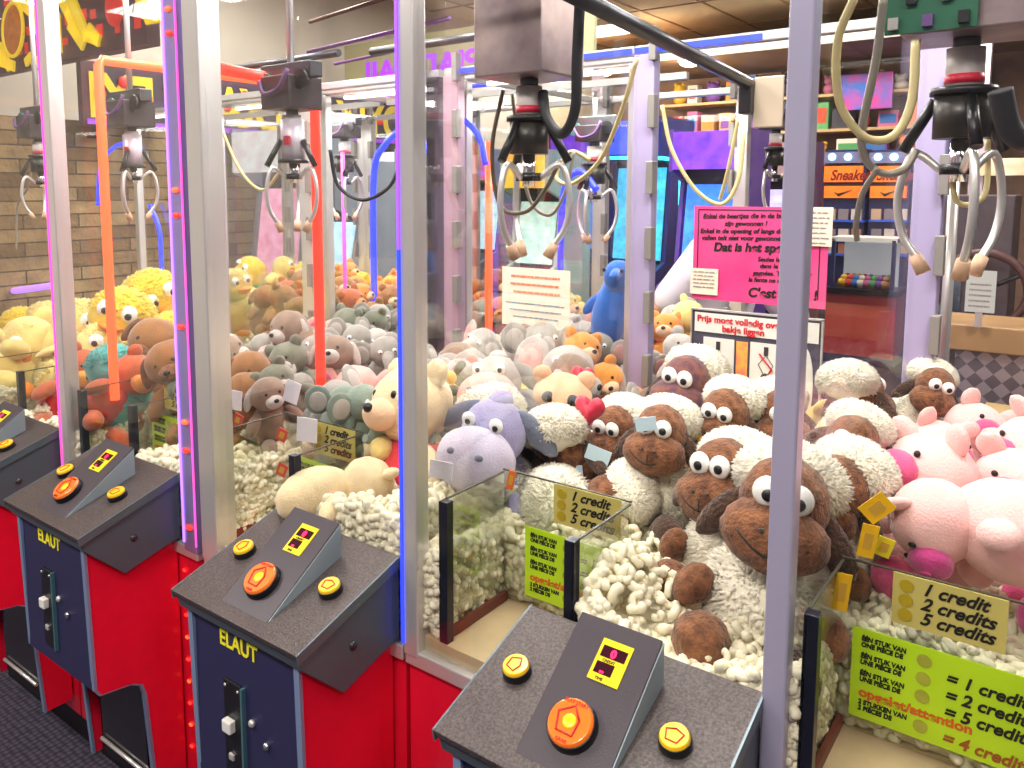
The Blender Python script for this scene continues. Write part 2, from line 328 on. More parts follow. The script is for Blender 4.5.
def machine(XA, XB, label, Y0=1.0, Y1=1.87, con=None, chute=None, postw=(.03, .03), postm=None, right_post=True, group='claw machines', bodycol=None, ztop=2.32, zl=1.5, power=9, led=None, back_bar=True):
    m = empty('claw_machine', (XA, Y0, 0), label, 'claw machine', group)
    bodycol = bodycol or RED
    MB().box((XA + .004, Y0 + .003, .12), (XB - .004, Y1 - .002, .76)).build('cabinet', bodycol, m)
    MB().box((XA + .03, Y0 + .04, 0), (XB - .03, Y1 - .04, .12)).build('plinth', BLACK, m)
    MB().box((XA + .002, Y0 - .008, .762), (XB - .002, Y0 + .03, .79)).build('sill_rail', STEEL, m, bevel=.003)
    MB().box((XA + .002, Y1 - .03, .762), (XB - .002, Y1 + .004, .79)).build('back_rail', STEEL, m, bevel=.003)
    MB().box((XA + .01, Y0 + .01, .79), (XB - .01, Y1 - .01, .815)).build('play_deck', mat('beige_deck', 'cdb58c', .6, var=.1), m)
    postm = postm or STEEL
    w0, w1 = postw
    def post(x0, x1, ya, yb, mt): 
        p = MB().box((x0, ya, .78), (x1, yb, ztop if ya < Y0 + .3 else 1.93)).build('corner_post', mt, m, bevel=.003); return p
    post(XA, XA + w0, Y0 - .01, Y0 + w0 - .01, postm)
    post(XA, XA + .055, Y1 - .035, Y1, STEEL)
    if right_post: post(XB - w1, XB, Y0 - .01, Y0 + w1 - .01, postm); post(XB - .045, XB, Y1 - .035, Y1, STEEL)
    MB().box((XA + w0, Y0 + .004, .79), (XB, Y0 + .008, ztop)).build('front_glass', GLASS, m)
    MB().box((XA + .045, Y1 - .02, .79), (XB, Y1 - .016, 1.93)).build('back_glass', GLASS, m)
    MB().box((XA + .010, Y0 + w0, .79), (XA + .014, Y1 - .035, ztop)).build('side_glass', GLASS, m)
    # header and gantry
    hh = .25 if Y0 < 1.5 else .02
    MB().box((XA, Y0 - .01, ztop), (XB, Y0 + .03, ztop + hh)).build('header', mat('header_plum', '4b2a55', .4) if Y0 < 1.5 else STEEL, m, bevel=.004)
    MB().box((XA, Y1 - .03, 1.93), (XB, Y1, 1.952)).build('top_rail', STEEL, m, bevel=.003)
    MB().box((XA, Y0 + .03, ztop), (XA + .02, Y1 - .03, ztop + .02)).build('top_rail', STEEL, m, bevel=.003)
    if Y0 < 1.5: MB().box(((XA + XB) / 2 - .15, (Y0 + Y1) / 2 - .30, ztop - .028), ((XA + XB) / 2 + .15, (Y0 + Y1) / 2 + .06, ztop)).build('lamp_panel', WHITEM, m)
    MB().box((XA + .03, (Y0 + Y1) / 2 - .13, ztop - .01), (XB - .002, (Y0 + Y1) / 2 - .11, ztop + .01)).build('lamp_bar', STEEL, m)
    lp = MB().box((XA + .06, Y0 + .05, ztop - .012), (XB - .06, Y0 + .07, ztop - .001)).build('lamp_strip', mat('lamp_strip_white', 'fff8ee', .5, emit=3), m)
    area('machine_lamp', ((XA + XB) / 2, (Y0 + Y1) / 2 - .12, ztop - .032), (0, 0, 0), .28, .34, power, (1, .96, .9))
    # vertical stepped clips on the rear posts
    for X in ([XA + .048] if not right_post else [XA + .048, XB - .06]):
        for k in range(7): MB().box((X, Y1 - .055, .95 + k * .16), (X + .018, Y1 - .03, 1.03 + k * .16)).build('hinge_clip', mat('clip_grey', '9a9692', .4, .4), m, bevel=.002)
    if con: console(m, *con)
    if chute:
        a, b = chute; yb = 1.2
        MB().box((a, Y0 + .012, .82), (a + .004, yb, 1.068)).build('chute_side_panel', ACRYL, m)
        MB().box((b - .004, Y0 + .012, .82), (b, yb, 1.068)).build('chute_side_panel', ACRYL, m)
        MB().box((a, yb, .82), (b, yb + .004, 1.072)).build('chute_back_panel', ACRYL, m)
        MB().box((a, yb, 1.072), (b, yb + .004, 1.0745)).build('panel_edge', mat('panel_edge_dark', '4b4a3c', .4), m)
        for X in (a, b - .004): MB().box((X, Y0 + .03, 1.068), (X + .004, yb, 1.0705)).build('panel_edge', mat('panel_edge_dark', '', .4), m)
        for X in (a, b - .018): MB().box((X, Y0 + .012, .80), (X + .018, Y0 + .03, 1.07)).build('chute_post', mat('dark_post', '1c2030', .3, .3), m, bevel=.001)
        MB().box((a + .005, Y0 + .03, .816), (a + .012, yb, .835)).build('chute_trim', mat('redbrown_trim', '6b2f22', .5), m)
    return m
YS = {}
mA = machine(-2.80, -2.192, 'far left claw machine with yellow plush and red pedestal cut by the frame', con=(-2.555, -2.205), chute=(-2.75, -2.48), right_post=False, postw=(.03, .03), back_bar=False)
mB = machine(-2.19, -1.565, 'second claw machine from left with heap of yellow plush and purple lit post', con=(-1.99, -1.636), chute=(-2.13, -1.86), postw=(.04, .05), back_bar=False)
mC = machine(-1.545, -.934, 'third claw machine from left with wide silver post and grey plush heap', con=(-1.291, -.944), chute=(-1.515, -1.245), postw=(.055, .015), right_post=False)
mD = machine(-.932, -.306, 'large centre claw machine full of brown faced sheep with flat console in front', con=(-.665, -.302), chute=(-.866, -.597), postw=(.034, .03), right_post=False)
mE = machine(-.304, .34, 'right claw machine full of pink pigs with lime price card', con=(-.03, .32), chute=(-.262, .02), postw=(.03, .03))
b1 = machine(-3.45, -2.83, 'back row claw machine at far left behind the yellow plush', 1.95, 2.8, group='back row machines', power=6, ztop=1.93)
b2 = machine(-2.83, -2.2, 'back row claw machine with orange and brown plush near the stone wall', 1.95, 2.8, group='back row machines', power=6, ztop=1.93, right_post=False)
b3 = machine(-2.2, -1.57, 'back row claw machine with yellow and grey plush behind the third machine', 1.95, 2.8, group='back row machines', power=6, ztop=1.93, right_post=False)
b4 = machine(-1.57, -.97, 'back row claw machine holding blue dolphin behind the white notice', 1.95, 2.8, group='back row machines', power=6, ztop=1.93)
# coloured light tubes, some of them glass reflections given shape, and LED strips
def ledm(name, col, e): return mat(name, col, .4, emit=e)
def ledtube(label, pts, r, m, group='coloured light tubes'):
    o = MB().tube(pts, r, 10).build('glow_tube', m); return tag(o, label, 'neon tube', group)
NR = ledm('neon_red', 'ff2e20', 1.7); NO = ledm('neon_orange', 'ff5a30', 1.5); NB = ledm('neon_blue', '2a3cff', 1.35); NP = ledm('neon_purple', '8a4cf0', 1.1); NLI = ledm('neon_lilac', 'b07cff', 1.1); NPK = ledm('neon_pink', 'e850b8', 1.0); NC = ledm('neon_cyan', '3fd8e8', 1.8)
zt = 1.97
ledtube('red orange glass reflection built as a glowing tube over the yellow plush at left', [(-2.14, 1.12, 1.02), (-2.14, 1.12, 1.93), (-2.14, 1.13, 1.945), (-2.14, 1.82, 1.945)], .013, NO)  # line reflected in the glass, added as a solid glowing tube
ledtube('bright red glass reflection built as a glowing tube before the pink plush', [(-1.525, 1.33, 1.0), (-1.525, 1.33, 1.835), (-1.525, 1.32, 1.85), (-1.525, 1.06, 1.86)], .0125, NR)  # reflection lying over the plush, modelled as an added light-giving tube
ledtube('thin orange neon tube behind the white notice', [(-1.53, 2.04, 1.05), (-1.53, 2.04, 1.75)], .012, NO)
ledtube('blue neon tube arched beside the dolphin', bez([(-1.42, 2.3, 1.0), (-1.42, 2.3, 1.55), (-1.36, 2.3, 1.66), (-1.29, 2.3, 1.60)], 24), .011, NB)
ledtube('blue arc reflection built as a glowing tube beyond the red tube', bez([(-2.35, 2.35, .95), (-2.35, 2.35, 1.62), (-2.28, 2.35, 1.78), (-2.15, 2.35, 1.83), (-2.02, 2.35, 1.72)], 30), .013, NB)  # curved blue reflections made into a solid glowing arch
ledtube('thin pink neon tube beside the far blue arch', [(-2.42, 2.25, .95), (-2.42, 2.25, 1.75)], .008, NPK)
for lab, Y, pts, r_, m_ in (('blue neon arc in the second machine behind the orange frame', 1.95, [(98, 205), (101, 165), (118, 145), (140, 148)], .009, NB), ('blue neon hook hanging above the yellow chicks', 1.93, [(150, 205), (160, 235), (161, 290), (156, 312)], .010, NB),
    ('blue neon arc right of the centre post', 1.93, [(426, 122), (455, 116), (478, 135), (486, 165)], .009, NB), ('violet rail across the far left machine, given its own glow', 1.93, [(2, 292), (20, 290), (56, 285)], .018, NLI), ('cyan neon loop beside the rear lilac post', 5.54, [(604, 158), (640, 158), (672, 160), (680, 175), (680, 205)], .014, NC)):  # the lilac one is a plain violet rail with added glow
    ledtube(lab, bez([at(x, y, Y) for x, y in pts], 24), r_, m_)
# strips on post faces (parts of the machines)
def strip(m, x, y, z0, z1, w_, mt, nm='diode_strip', ax='x'):
    b = MB()
    if ax == 'x': b.box((x, y, z0), (x + w_, y + .003, z1))
    else: b.box((x, y, z0), (x + .003, y + w_, z1))
    b.build(nm, mt, m)
strip(mD, -.934, .987, .80, 1.5, .006, NB); strip(mD, -.934, .987, 1.5, 2.3, .006, NP)
MB().box((-1.50, 1.836, 1.932), (-.94, 1.839, 1.946)).build('diode_strip', NB, mC); MB().box((-.93, 1.836, 1.932), (-.62, 1.839, 1.946)).build('diode_strip', NB, mD)
strip(mB, -1.615, .987, .80, 2.3, .006, NLI); strip(mB, -1.566, .987, .80, 2.3, .004, NPK)
strip(mB, -2.19, .987, .8, 2.3, .005, NPK)
dots = []
for (z, c) in ((1.93, NR), (1.60, NO), (1.545, NR), (1.085, NO), (1.02, NR), (1.98, NO), (1.30, NR), (.84, NR)):
    MB().ell((-1.588, .987, z), (.012, .004, .006), u=10, v=6).build('diode_or_glint', c, mB)
VIOL = mat('violet_tinted_steel', 'a79ad6', .3, .5)
for o in mB.children:
    if o.name.startswith('corner_post') and o.data.vertices[0].co.x > .3 and o.data.vertices[0].co.y < .2: o.data.materials[0] = VIOL
LIL = mat('lilac_tinted_steel', 'b3b0cc', .32, .3)
for o in mE.children:
    if o.name.startswith('corner_post') and o.data.vertices[0].co.x < .1 and o.data.vertices[0].co.y < .2: o.data.materials[0] = LIL
for q, mm_, left in ((mB, mat('dark_rear_post', '3c3843', .4, .5), False), (mC, mat('pink_rear_post', 'c4a4b4', .4, .4), True)):
    for o in q.children:
        x_ = o.data.vertices[0].co.x if o.type == 'MESH' else 0
        if o.name.startswith('corner_post') and o.data.vertices[0].co.y > .2 and (x_ < .1) == left: o.data.materials[0] = mm_
for q in (mD, mE):
    for o in q.children:
        if o.name.startswith('corner_post') and o.data.vertices[0].co.x < .1 and o.data.vertices[0].co.y > .2: o.data.materials[0] = mat('lilac_lit_post', 'b9aed6', .4, .3)  # silver posts; the purple light on them is put into the colour
for k in range(9): MB().ell((-1.635, 1.0, .28 + k * .055), (.007, .003, .004), u=8, v=6).build('diode_or_glint', NO if k % 2 else NR, mB)  # reflections on the glossy red panel, built as glowing dots
# ------------------------------------------------------------------ price cards and notices
def card(name, label, p0, w_, h_, m, cat='sign', group=None, th=.002):
    x, y, z = p0
    e = empty(name, (x, y, z), label, cat, group)
    MB().box((x, y - th, z), (x + w_, y, z + h_)).build('card', m, e); return e
def coin(e, x, y, z, r=.009): MB().cyl((x, y, z), (x, y - .0015, z), r, 20).build('printed_coin', COIN, e)
def cards(xg, xc, who, y=1.199):
    e = card('price_card', 'lime green price card with coins and credits ' + who, (xg, y, .842), .236, .135, LIME)
    yy = y - .0025; z = .842
    for k, (t, zz) in enumerate((('ÉÉN STUK VAN\nONE PIÈCE DE', .118), ('ÉÉN STUK VAN\nUNE PIÈCE DE', .092), ('ÉÉN STUK VAN\nUNE PIÈCE DE', .066), ('2 STUKKEN VAN\n2 PIÈCES DE', .022))):
        text('small_lettering', t, (xg + .012, yy, z + zz), .0098, INK, e, bold=.00035, shear=.1, sx=.86, space=.95)
        coin(e, xg + .092, yy, z + zz - .002)
    for k, (t, zz, mm) in enumerate((('= 1 credit', .094, INK), ('= 2 credits', .070, INK), ('= 5 credits', .046, INK), ('= 4 credits', .008, BROWNINK))):
        text('credit_lettering', t, (xg + .118, yy, z + zz), .0235, mm, e, bold=.0006, shear=.25, sx=.98)
    text('attention_lettering', 'opgelet/attention', (xg + .012, yy, z + .034), .0185, mat('orange_ink', 'd9661c', .6), e, bold=.0006, sx=1.1)
    e = card('credit_card_sign', 'tan card reading 1 credit 2 credits 5 credits ' + who, (xc, y, 1.0), .135, .073, TAN)
    for k, t in enumerate(('1 credit', '2 credits', '5 credits')):
        text('credit_lettering', t, (xc + .035, yy, 1.051 - k * .021), .0245, INK, e, bold=.0006, shear=.35)
        MB().cyl((xc + .017, yy, 1.058 - k * .021), (xc + .017, yy - .0015, 1.058 - k * .021), .009, 18).build('printed_coin', mat('gold_coin', 'b8a020', .4), e)
cards(-.242, -.194, 'in the right pig machine')
cards(-.812, -.750, 'in the sheep machine')
cards(-1.465, -1.40, 'in the third machine from left')
cards(-2.09, -2.02, 'in the second machine from left')
# pink poster, white notice on it, prize notice
e = card('pink_poster', 'bright pink poster with black lettering on the back glass', (-.768, 1.845, 1.34), .306, .222, PINKC)
yy = 1.845 - .0028
for i, (t, x, z, s, bd) in enumerate((('Enkel de beertjes die in de bak vallen', .022, .193, .0155, .0004), ('zijn gewonnen !', .075, .177, .0155, .0004), ('Enkel in de opening of langs de gleuf', .016, .158, .0155, .0004), ('vallen telt niet voor gewonnen !!!', .02, .142, .0155, .0004), ("Dat is het spel !", .05, .117, .028, .001),
    ('Seules les peluches', .155, .098, .0145, .0003), ('dans le bac sont', .16, .083, .0145, .0003), ('gagnées. Tombées sur', .145, .066, .0145, .0003), ('la fente ne compte pas', .135, .05, .0145, .0003), ("C'est le jeu !", .135, .015, .03, .001))):
    text('poster_lettering', t, (-.768 + x, yy, 1.34 + z), s, INK, e, bold=bd, shear=.15, rot=(PI / 2, math.radians(-1.5), 0))
fr = MB()
for a_, b_ in (((.01, .213), (.29, .215)), ((.01, .06), (.012, .213)), ((.288, .02), (.29, .215))): fr.box((-.768 + a_[0], yy - .0005, 1.34 + a_[1]), (-.768 + b_[0], yy + .001, 1.34 + b_[1]))
fr.build('printed_frame', INK, e)
def lines(e, x0, x1, z0, dz, n, yv, m, h=.003):
    for k in range(n):
        b = MB(); x = x0 + random.uniform(0, .004)
        while x < x1 - .006:
            l = random.uniform(.006, .02); b.box((x, yv - .0008, z0 - k * dz), (min(x + l, x1), yv, z0 - k * dz + h)); x += l + .003
        b.build('printed_line', m, e)
e = card('paper_notice', 'small white paper notice stuck on the pink poster corner', (-.772, 1.841, 1.352), .068, .062, CREAM)
lines(e, -.765, -.712, 1.405, .009, 5, 1.8385, mat('grey_ink', '9a8c8c', .6), .002)
e = card('paper_notice', 'white paper notice beside the pink poster upper right', (-.502, 1.840, 1.478), .048, .085, CREAM)
lines(e, -.498, -.46, 1.55, .011, 7, 1.8375, mat('grey_ink', '', .6), .002)
e = card('prize_notice', 'framed prize rule notice with red title and claw drawings', (-.765, 1.845, 1.10), .30, .215, mat('notice_slate', '4a4458', .5))
MB().box((-.758, 1.840, 1.262), (-.472, 1.844, 1.308)).build('title_strip', WHITEM, e)
RT = mat('crimson_ink', 'd0142c', .5)
text('title_lettering', 'Prijs moet volledig over het', (-.752, 1.839, 1.287), .0215, RT, e, bold=.0006, sx=.98)
text('title_lettering', 'bakje liggen', (-.69, 1.839, 1.267), .0215, RT, e, bold=.0006)
for k, x in enumerate((-.735, -.622)):
    MB().box((x, 1.840, 1.135), (x + .075, 1.844, 1.25)).build('drawing_panel', WHITEM, e)
    MB().box((x + .032, 1.8385, 1.222), (x + .042, 1.840, 1.242)).build('drawn_claw', DSTEEL, e)
    MB().tube([(x + .037, 1.839, 1.222), (x + .02, 1.839, 1.20), (x + .034, 1.839, 1.175)], .0009, 5).tube([(x + .037, 1.839, 1.222), (x + .054, 1.839, 1.20), (x + .040, 1.839, 1.175)], .0009, 5).build('drawn_prongs', DSTEEL, e)
    MB().ell((x + .037, 1.839, 1.165), (.012, .0015, .016)).build('drawn_toy', mat('orange_red_ink', 'e8501c', .5) if k == 0 else DSTEEL, e)
    text('caption_lettering', 'Gewonnen / Gagné' if k == 0 else 'Niet / Non', (x + .003, 1.839, 1.140), .0085, INK, e)
MB().tube([(-.60, 1.838, 1.225), (-.57, 1.838, 1.19), (-.60, 1.838, 1.15)], .002, 6).build('drawn_cross', RT, e)
MB().box((-.655, 1.841, 1.145), (-.628, 1.844, 1.248)).build('yellow_patch', mat('amber_print', 'f0b84c', .5, col2='e88a6a', vscale=60), e)
MB().ell((-.50, 1.842, 1.16), (.02, .002, .09)).build('white_figure', WHITEM, e)
fb = MB()
for a_, b_ in (((-.767, 1.10), (-.765, 1.317)), ((-.467, 1.10), (-.463, 1.317)), ((-.767, 1.314), (-.463, 1.318))): fb.box((a_[0], 1.838, a_[1]), (b_[0], 1.847, b_[1]))
fb.build('clip_frame', STEEL, e)
e = card('white_notice', 'white paper notice with orange and blue lines in mid picture', (-1.338, 1.85, 1.219), .224, .165, CREAM)
OI = mat('pale_orange_ink', 'e88a5c', .6); BI = mat('pale_blue_ink', '6f8fa8', .6)
for k in range(3): lines(e, -1.31 + (k == 2) * .01, -1.145, 1.358 - k * .022, 1, 1, 1.847, OI, .005)
for k in range(3): lines(e, -1.325 + k * .012, -1.13 - k * .01, 1.283 - k * .019, 1, 1, 1.847, BI, .003)
# ------------------------------------------------------------------ crane claws
TUBEC = mat('cream_cable_tube', 'd8c890', .45); TUBEG = mat('grey_cable_tube', '9a9488', .35, .3)
def claw(px, py, Y, label, s=1., yaw=0, board=False, zt=None, dark=True, light=False):
    """py = centre of coil body"""
    c = at(px, py, Y); zt = 2.3 if Y < 1.9 else 1.92
    e = empty('crane_claw', (c.x, c.y, c.z), label, 'crane claw', 'claws hanging in the machines')
    X, Yc, Z = c
    bw = .048 if dark else .07
    bx = MB().box((X - bw, Yc - bw, Z + .108 * s), (X + bw, Yc + bw, Z + (.16 if dark else .40))).build('carriage_box', mat('carriage_dark', '4a4246', .4, .4, var=.4, vscale=25) if dark else mat('carriage_grey', 'b9a6a2', .35, .5, col2='8a7a80', vscale=12), e, bevel=.003)
    if dark:
        MB().box((X - .085, Yc - .018, Z + .155), (X + .085, Yc + .018, Z + .19)).build('carriage_beam', DSTEEL, e, bevel=.003)
        for q in (-1, 1): MB().cyl((X + q * .06, Yc - .028, Z + .15), (X + q * .06, Yc - .02, Z + .15), .022, 18).build('gear_wheel', [mat('gear_teal', '2f6a64', .4), BLACK][q > 0], e)
        MB().tube(bez([(X - .05, Yc - .05, Z + .15), (X - .02, Yc - .06, Z + .12), (X + .03, Yc - .06, Z + .13), (X + .05, Yc - .05, Z + .17)], 14), .005, 6).build('wire', mat('wire_purple', '5a3a6a', .5), e)
        MB().cyl((X, Yc, Z + .19), (X, Yc, zt), .008, 10).build('hanger_rod', STEEL, e)
    if board:
        b = MB().box((X - .085, Yc - .085, Z + .105), (X + .02, Yc - .078, Z + .24)).build('circuit_board', mat('green_board', '1d6a4c', .4), e)
        for k in range(9): MB().box((X - .08 + (k % 5) * .02, Yc - .093, Z + .11 + (k // 5) * .05 + (k % 2) * .03), (X - .068 + (k % 5) * .02, Yc - .085, Z + .125 + (k // 5) * .05 + (k % 2) * .03)).build('chip', [STEEL, BLACK, mat('board_purple', '6a4a8a', .5)][k % 3], b)
    MB().cyl((X, Yc, Z + .112 * s), (X, Yc, Z + .09 * s), .017 * s, 16).build('cable_guide', DSTEEL, e)
    MB().cyl((X, Yc, Z + .094 * s), (X, Yc, Z + .04 * s), .024 * s, 20).build('sleeve', mat('white_sleeve', 'e4dcd8', .4), e)
    MB().cyl((X, Yc, Z + .058 * s), (X, Yc, Z + .045 * s), .0247 * s, 20).build('red_band', mat('band_red', 'd02040', .4), e)
    if not light: MB().cyl((X, Yc, Z + .04 * s), (X, Yc, Z + .03 * s), .042 * s, 24).build('flange', BLACK, e)
    if light:
        MB().cyl((X, Yc, Z + .082 * s), (X, Yc, Z - .03 * s), .032 * s, 24).build('coil', mat('coil_pale', 'd8cfdc', .35, .2), e)
        MB().box((X + .002, Yc - .034 * s, Z + .01), (X + .02, Yc - .028 * s, Z + .03)).build('red_label', mat('band_red', '', .4), e)
        MB().cyl((X, Yc, Z - .026 * s), (X, Yc, Z - .036 * s), .042 * s, 24).build('ring', BLACK, e)
    else: MB().cyl((X, Yc, Z + .03 * s), (X, Yc, Z - .03 * s), .036 * s, 24).build('coil', mat('coil_dark', '34322f', .35, .3), e)
    MB().cyl((X, Yc, Z - .03 * s), (X, Yc, Z - .09 * s), .012 * s, 12).build('plunger', CHROME, e)
    MB().cyl((X, Yc, Z - .065 * s), (X, Yc, Z - .08 * s), .024 * s, 12).build('hub', BLACK, e)
    for k in range(3):
        t = yaw + k * 2 * PI / 3; d = Vector((math.cos(t), math.sin(t), 0)); p = Vector((X, Yc, Z))
        MB().tube([p + d * .035 * s + Vector((0, 0, .025 * s)), p + d * .075 * s + Vector((0, 0, -.045 * s))], .008 * s, 8).build('lever', BLACK, e)
        pr = MB().tube(bez([p + d * .02 * s + Vector((0, 0, -.075 * s)), p + d * .06 * s + Vector((0, 0, -.05 * s)), p + d * .078 * s + Vector((0, 0, -.11 * s)), p + d * .07 * s + Vector((0, 0, -.165 * s)), p + d * .045 * s + Vector((0, 0, -.205 * s))], 20), .006 * s, 8).build('prong', STEEL, e)
        MB().tube([p + d * .051 * s + Vector((0, 0, -.197 * s)), p + d * .037 * s + Vector((0, 0, -.222 * s))], [.009 * s, .011 * s], 8).build('prong_tip', mat('tip_peach', 'd8b090', .5), pr)
    return e
claw(529, 138, 1.2, 'crane claw with grey box hanging above the white notice', .95, .4, dark=False)
claw(962, 117, 1.28, 'large crane claw with green circuit board at upper right', .97, .9, board=True, dark=False)
claw(293, 150, 1.2, 'crane claw in the third machine beside the red tube', .82, .2, light=True)
claw(133, 158, 1.25, 'crane claw above the yellow plush in the second machine', .8, 1.1, light=True)
claw(40, 165, 1.25, 'crane claw at far left edge', .8, .5)
claw(594, 175, 2.35, 'small distant crane claw left of the pale lilac post', 1., .7)
claw(775, 158, 2.9, 'small distant crane claw beside the prize shelves', .9, .3)
claw(345, 165, 2.3, 'distant crane claw under the purple letters', 1., 1.3)
claw(455, 160, 2.4, 'distant crane claw behind the centre post', 1., 1.9)
def cable(label, pts, Y, r, m):
    P = [at(x, y, Y + (k * .012 - .02)) for k, (x, y) in enumerate(pts)]
    o = MB().tube(bez(P, 40), r, 8).build('cable', m); return tag(o, label, 'cable', 'hanging crane cables')
cable('long cream cable drooping from the centre post', [(637, 58), (622, 110), (600, 160), (572, 184), (556, 176), (570, 152), (590, 160)], 1.35, .0045, TUBEC)
cable('cream cable looping under the grey plate', [(662, 105), (672, 150), (696, 190), (722, 204), (738, 180), (744, 132)], 1.6, .0045, TUBEC)
cable('second strand of cream cable under grey plate', [(738, 120), (728, 170), (720, 200)], 1.58, .004, TUBEC)
cable('wide cream cable loop at upper right', [(856, -6), (838, 40), (838, 95), (852, 125), (872, 140), (896, 134), (912, 100), (916, 40)], 1.15, .0058, TUBEC)
cable('grey cable loop at upper right', [(884, -6), (876, 60), (862, 130), (866, 160), (885, 174), (905, 168), (916, 150)], 1.17, .0055, TUBEG)
cable('thin grey cable hanging left of the lilac rear post', [(878, 168), (862, 195), (856, 225), (857, 240)], 1.18, .004, TUBEG)
cable('pale cable loop by the small hanging claw', [(952, 170), (956, 200), (972, 204), (986, 190), (988, 140)], 1.3, .004, TUBEC)
cable('thick black ribbed cable beside the centre claw', [(580, 0), (577, 60), (575, 110), (562, 134), (547, 118), (543, 92)], 1.16, .009, RUBBER)
cable('dark cable loop left of the centre claw', [(503, 90), (492, 150), (500, 205), (525, 212), (545, 190), (560, 160)], 1.22, .004, mat('bronze_cable', '6e6250', .4))
cable('grey cable loop under centre claw', [(512, 95), (520, 150), (530, 200), (550, 215), (566, 190), (574, 150)], 1.26, .0035, TUBEG)
cable('black cable looping right of the red tube', [(330, 150), (338, 185), (362, 200), (388, 188), (400, 165)], 1.5, .005, RUBBER)
cable('black ribbed cable at right picture edge', [(1000, 90), (1008, 125), (1022, 140), (1034, 130)], 1.2, .014, RUBBER)
cable('cream cable behind the third machine claw', [(222, 130), (240, 170), (262, 190), (280, 172)], 1.3, .004, TUBEC)
cable('grey cable inside the far left machine', [(16, 250), (18, 205), (30, 180), (38, 100)], 1.3, .004, TUBEG)
# gantry rails, as things bolted inside the machines
def rail(label, a, b, r, m, nm='gantry_rail'):
    o = MB().tube([a, b], r, 12).build(nm, m); return tag(o, label, 'rail', 'gantry rails')
rail('round steel rail crossing the centre machine roof', (-.63, 1.02, 1.885), (-.63, 1.82, 1.83), .014, DSTEEL)
e = empty('rail_bracket', at(755, 95, 1.8), 'beige grey bracket plate at the rail end', 'bracket'); q = at(768, 95, 1.8)
MB().box((q.x - .03, q.y - .006, q.z - .07), (q.x + .035, q.y, q.z + .04)).build('plate', mat('plate_beige', 'b8a894', .4, .4), e, bevel=.004)
MB().box((q.x - .055, q.y - .03, q.z - .04), (q.x - .028, q.y + .01, q.z + .035)).build('clamp', BLACK, e, bevel=.003)
rail('purple lit rail under the cream ceiling left of centre post', atz(308, 52, 2.3), atz(450, 18, 2.3), .009, mat('purple_lit_rail', '8a5aa8', .35, .5))  # purple light on the rail is put into its base colour
rail('second purple lit rail below the first one', atz(335, 64, 2.3), atz(480, 33, 2.3), .008, mat('purple_lit_rail', '', .35))
rail('brown rail at top edge between the two left posts', atz(310, 22, 2.5), atz(405, -8, 2.5), .010, mat('brown_rail', '6e4a44', .4, .4))
rail('thin black rail across the centre top', (-.92, 1.06, 1.93), (-.31, 1.06, 1.945), .009, mat('black_rail', '2a2430', .35, .5))
rail('dark rail across the third machine top', (-1.5, 1.5, 1.95), (-.95, 1.5, 1.95), .010, DSTEEL)
rail('dark rail across the second machine top', (-2.12, 1.5, 1.96), (-1.62, 1.5, 1.96), .010, DSTEEL)
rail('flat steel rail across the right machine top', (-.27, 1.28, 1.93), (.33, 1.28, 1.93), .012, DSTEEL)

# ------------------------------------------------------------------ plush toys
def copytree(o, parent=None):
    c = o.copy(); C.objects.link(c)
    if parent is not None: c.parent = parent
    for ch in list(o.children): copytree(ch, c)
    return c
def proto(name): 
    e = bpy.data.objects.new(name, None); C.objects.link(e); OFF[e.name] = Vector((0, 0, 0)); return e
def RZ(a): return Matrix.Rotation(a, 4, 'Z')
def RY(a): return Matrix.Rotation(a, 4, 'Y')
def RX(a): return Matrix.Rotation(a, 4, 'X')
def eyes(e, x, y, z, r, pr=.42, white=True, dirx=0.):
    for s in (-1, 1):
        if white:
            o = MB().ell((s * x, y, z), (r, r * .6, r * 1.05), u=16, v=10).build('eye', EYEW, e)
            MB().ell((s * x + r * .12 + dirx, y - r * .55, z - r * .15), (r * pr, r * .2, r * pr), u=12, v=8).build('pupil', BLACK, o)
        else: MB().ell((s * x, y, z), (r, r * .7, r), u=12, v=8).build('eye', BLACK, e)
def sheep(face=BROWNF, near=True):
    e = proto('plush_sheep'); k = 1 if near else .5
    MB().ell((0, .02, .075), (.074, .066, .082), nz=.12, ns=20).tufts((0, .02, .075), (.074, .066, .082), int(4200 * k), .012, .0034, seed=3).build('wool_body', WOOL, e)
    f = MB(); f.ell((0, -.026, .205), (.052, .050, .058), u=24, v=16, nz=.04, ns=14)
    f.ell((0, -.058, .172), (.062, .042, .044), u=24, v=16, nz=.05, ns=14, seed=4); f.build('face', face, e)
    sm = [(x, -.0575 - .042 * math.sqrt(max(0, 1 - (x / .062) ** 2)) * .96, .156 + abs(x) ** 1.6 * 3.4) for x in [(-.040 + i * .008) for i in range(11)]]
    MB().tube(sm, .0016, 6).tube([(0, -.0985, .157), (0, -.0998, .176)], .0014, 6).build('mouth', BLACK, e)
    for s in (-1, 1): MB().ell((s * .012, -.098, .184), (.004, .003, .003), u=8, v=6).build('nostril', DBROWN, e)
    MB().ell((0, .022, .228), (.066, .052, .046), nz=.12, ns=20).tufts((0, .022, .228), (.066, .052, .046), int(2600 * k), .010, .0032, seed=5, zmin=-.6).build('wool_cap', WOOL, e)
    eyes(e, .0172, -.074, .224, .0172)
    for s in (-1, 1):
        MB().ell((s * .066, -.018, .172), (.018, .011, .044), RY(-s * .6), nz=.08, ns=12).build('ear', DBROWN, e)
        MB().ell((s * .050, -.085, .034), (.034, .036, .033), nz=.06, ns=10).build('foot', DBROWN if s > 0 else face, e)
        MB().ell((s * .080, -.030, .075), (.022, .022, .030), RY(-s * .5), nz=.06, ns=10).build('hand', face, e)
    return e, Vector((0, -.05, .188)), .125
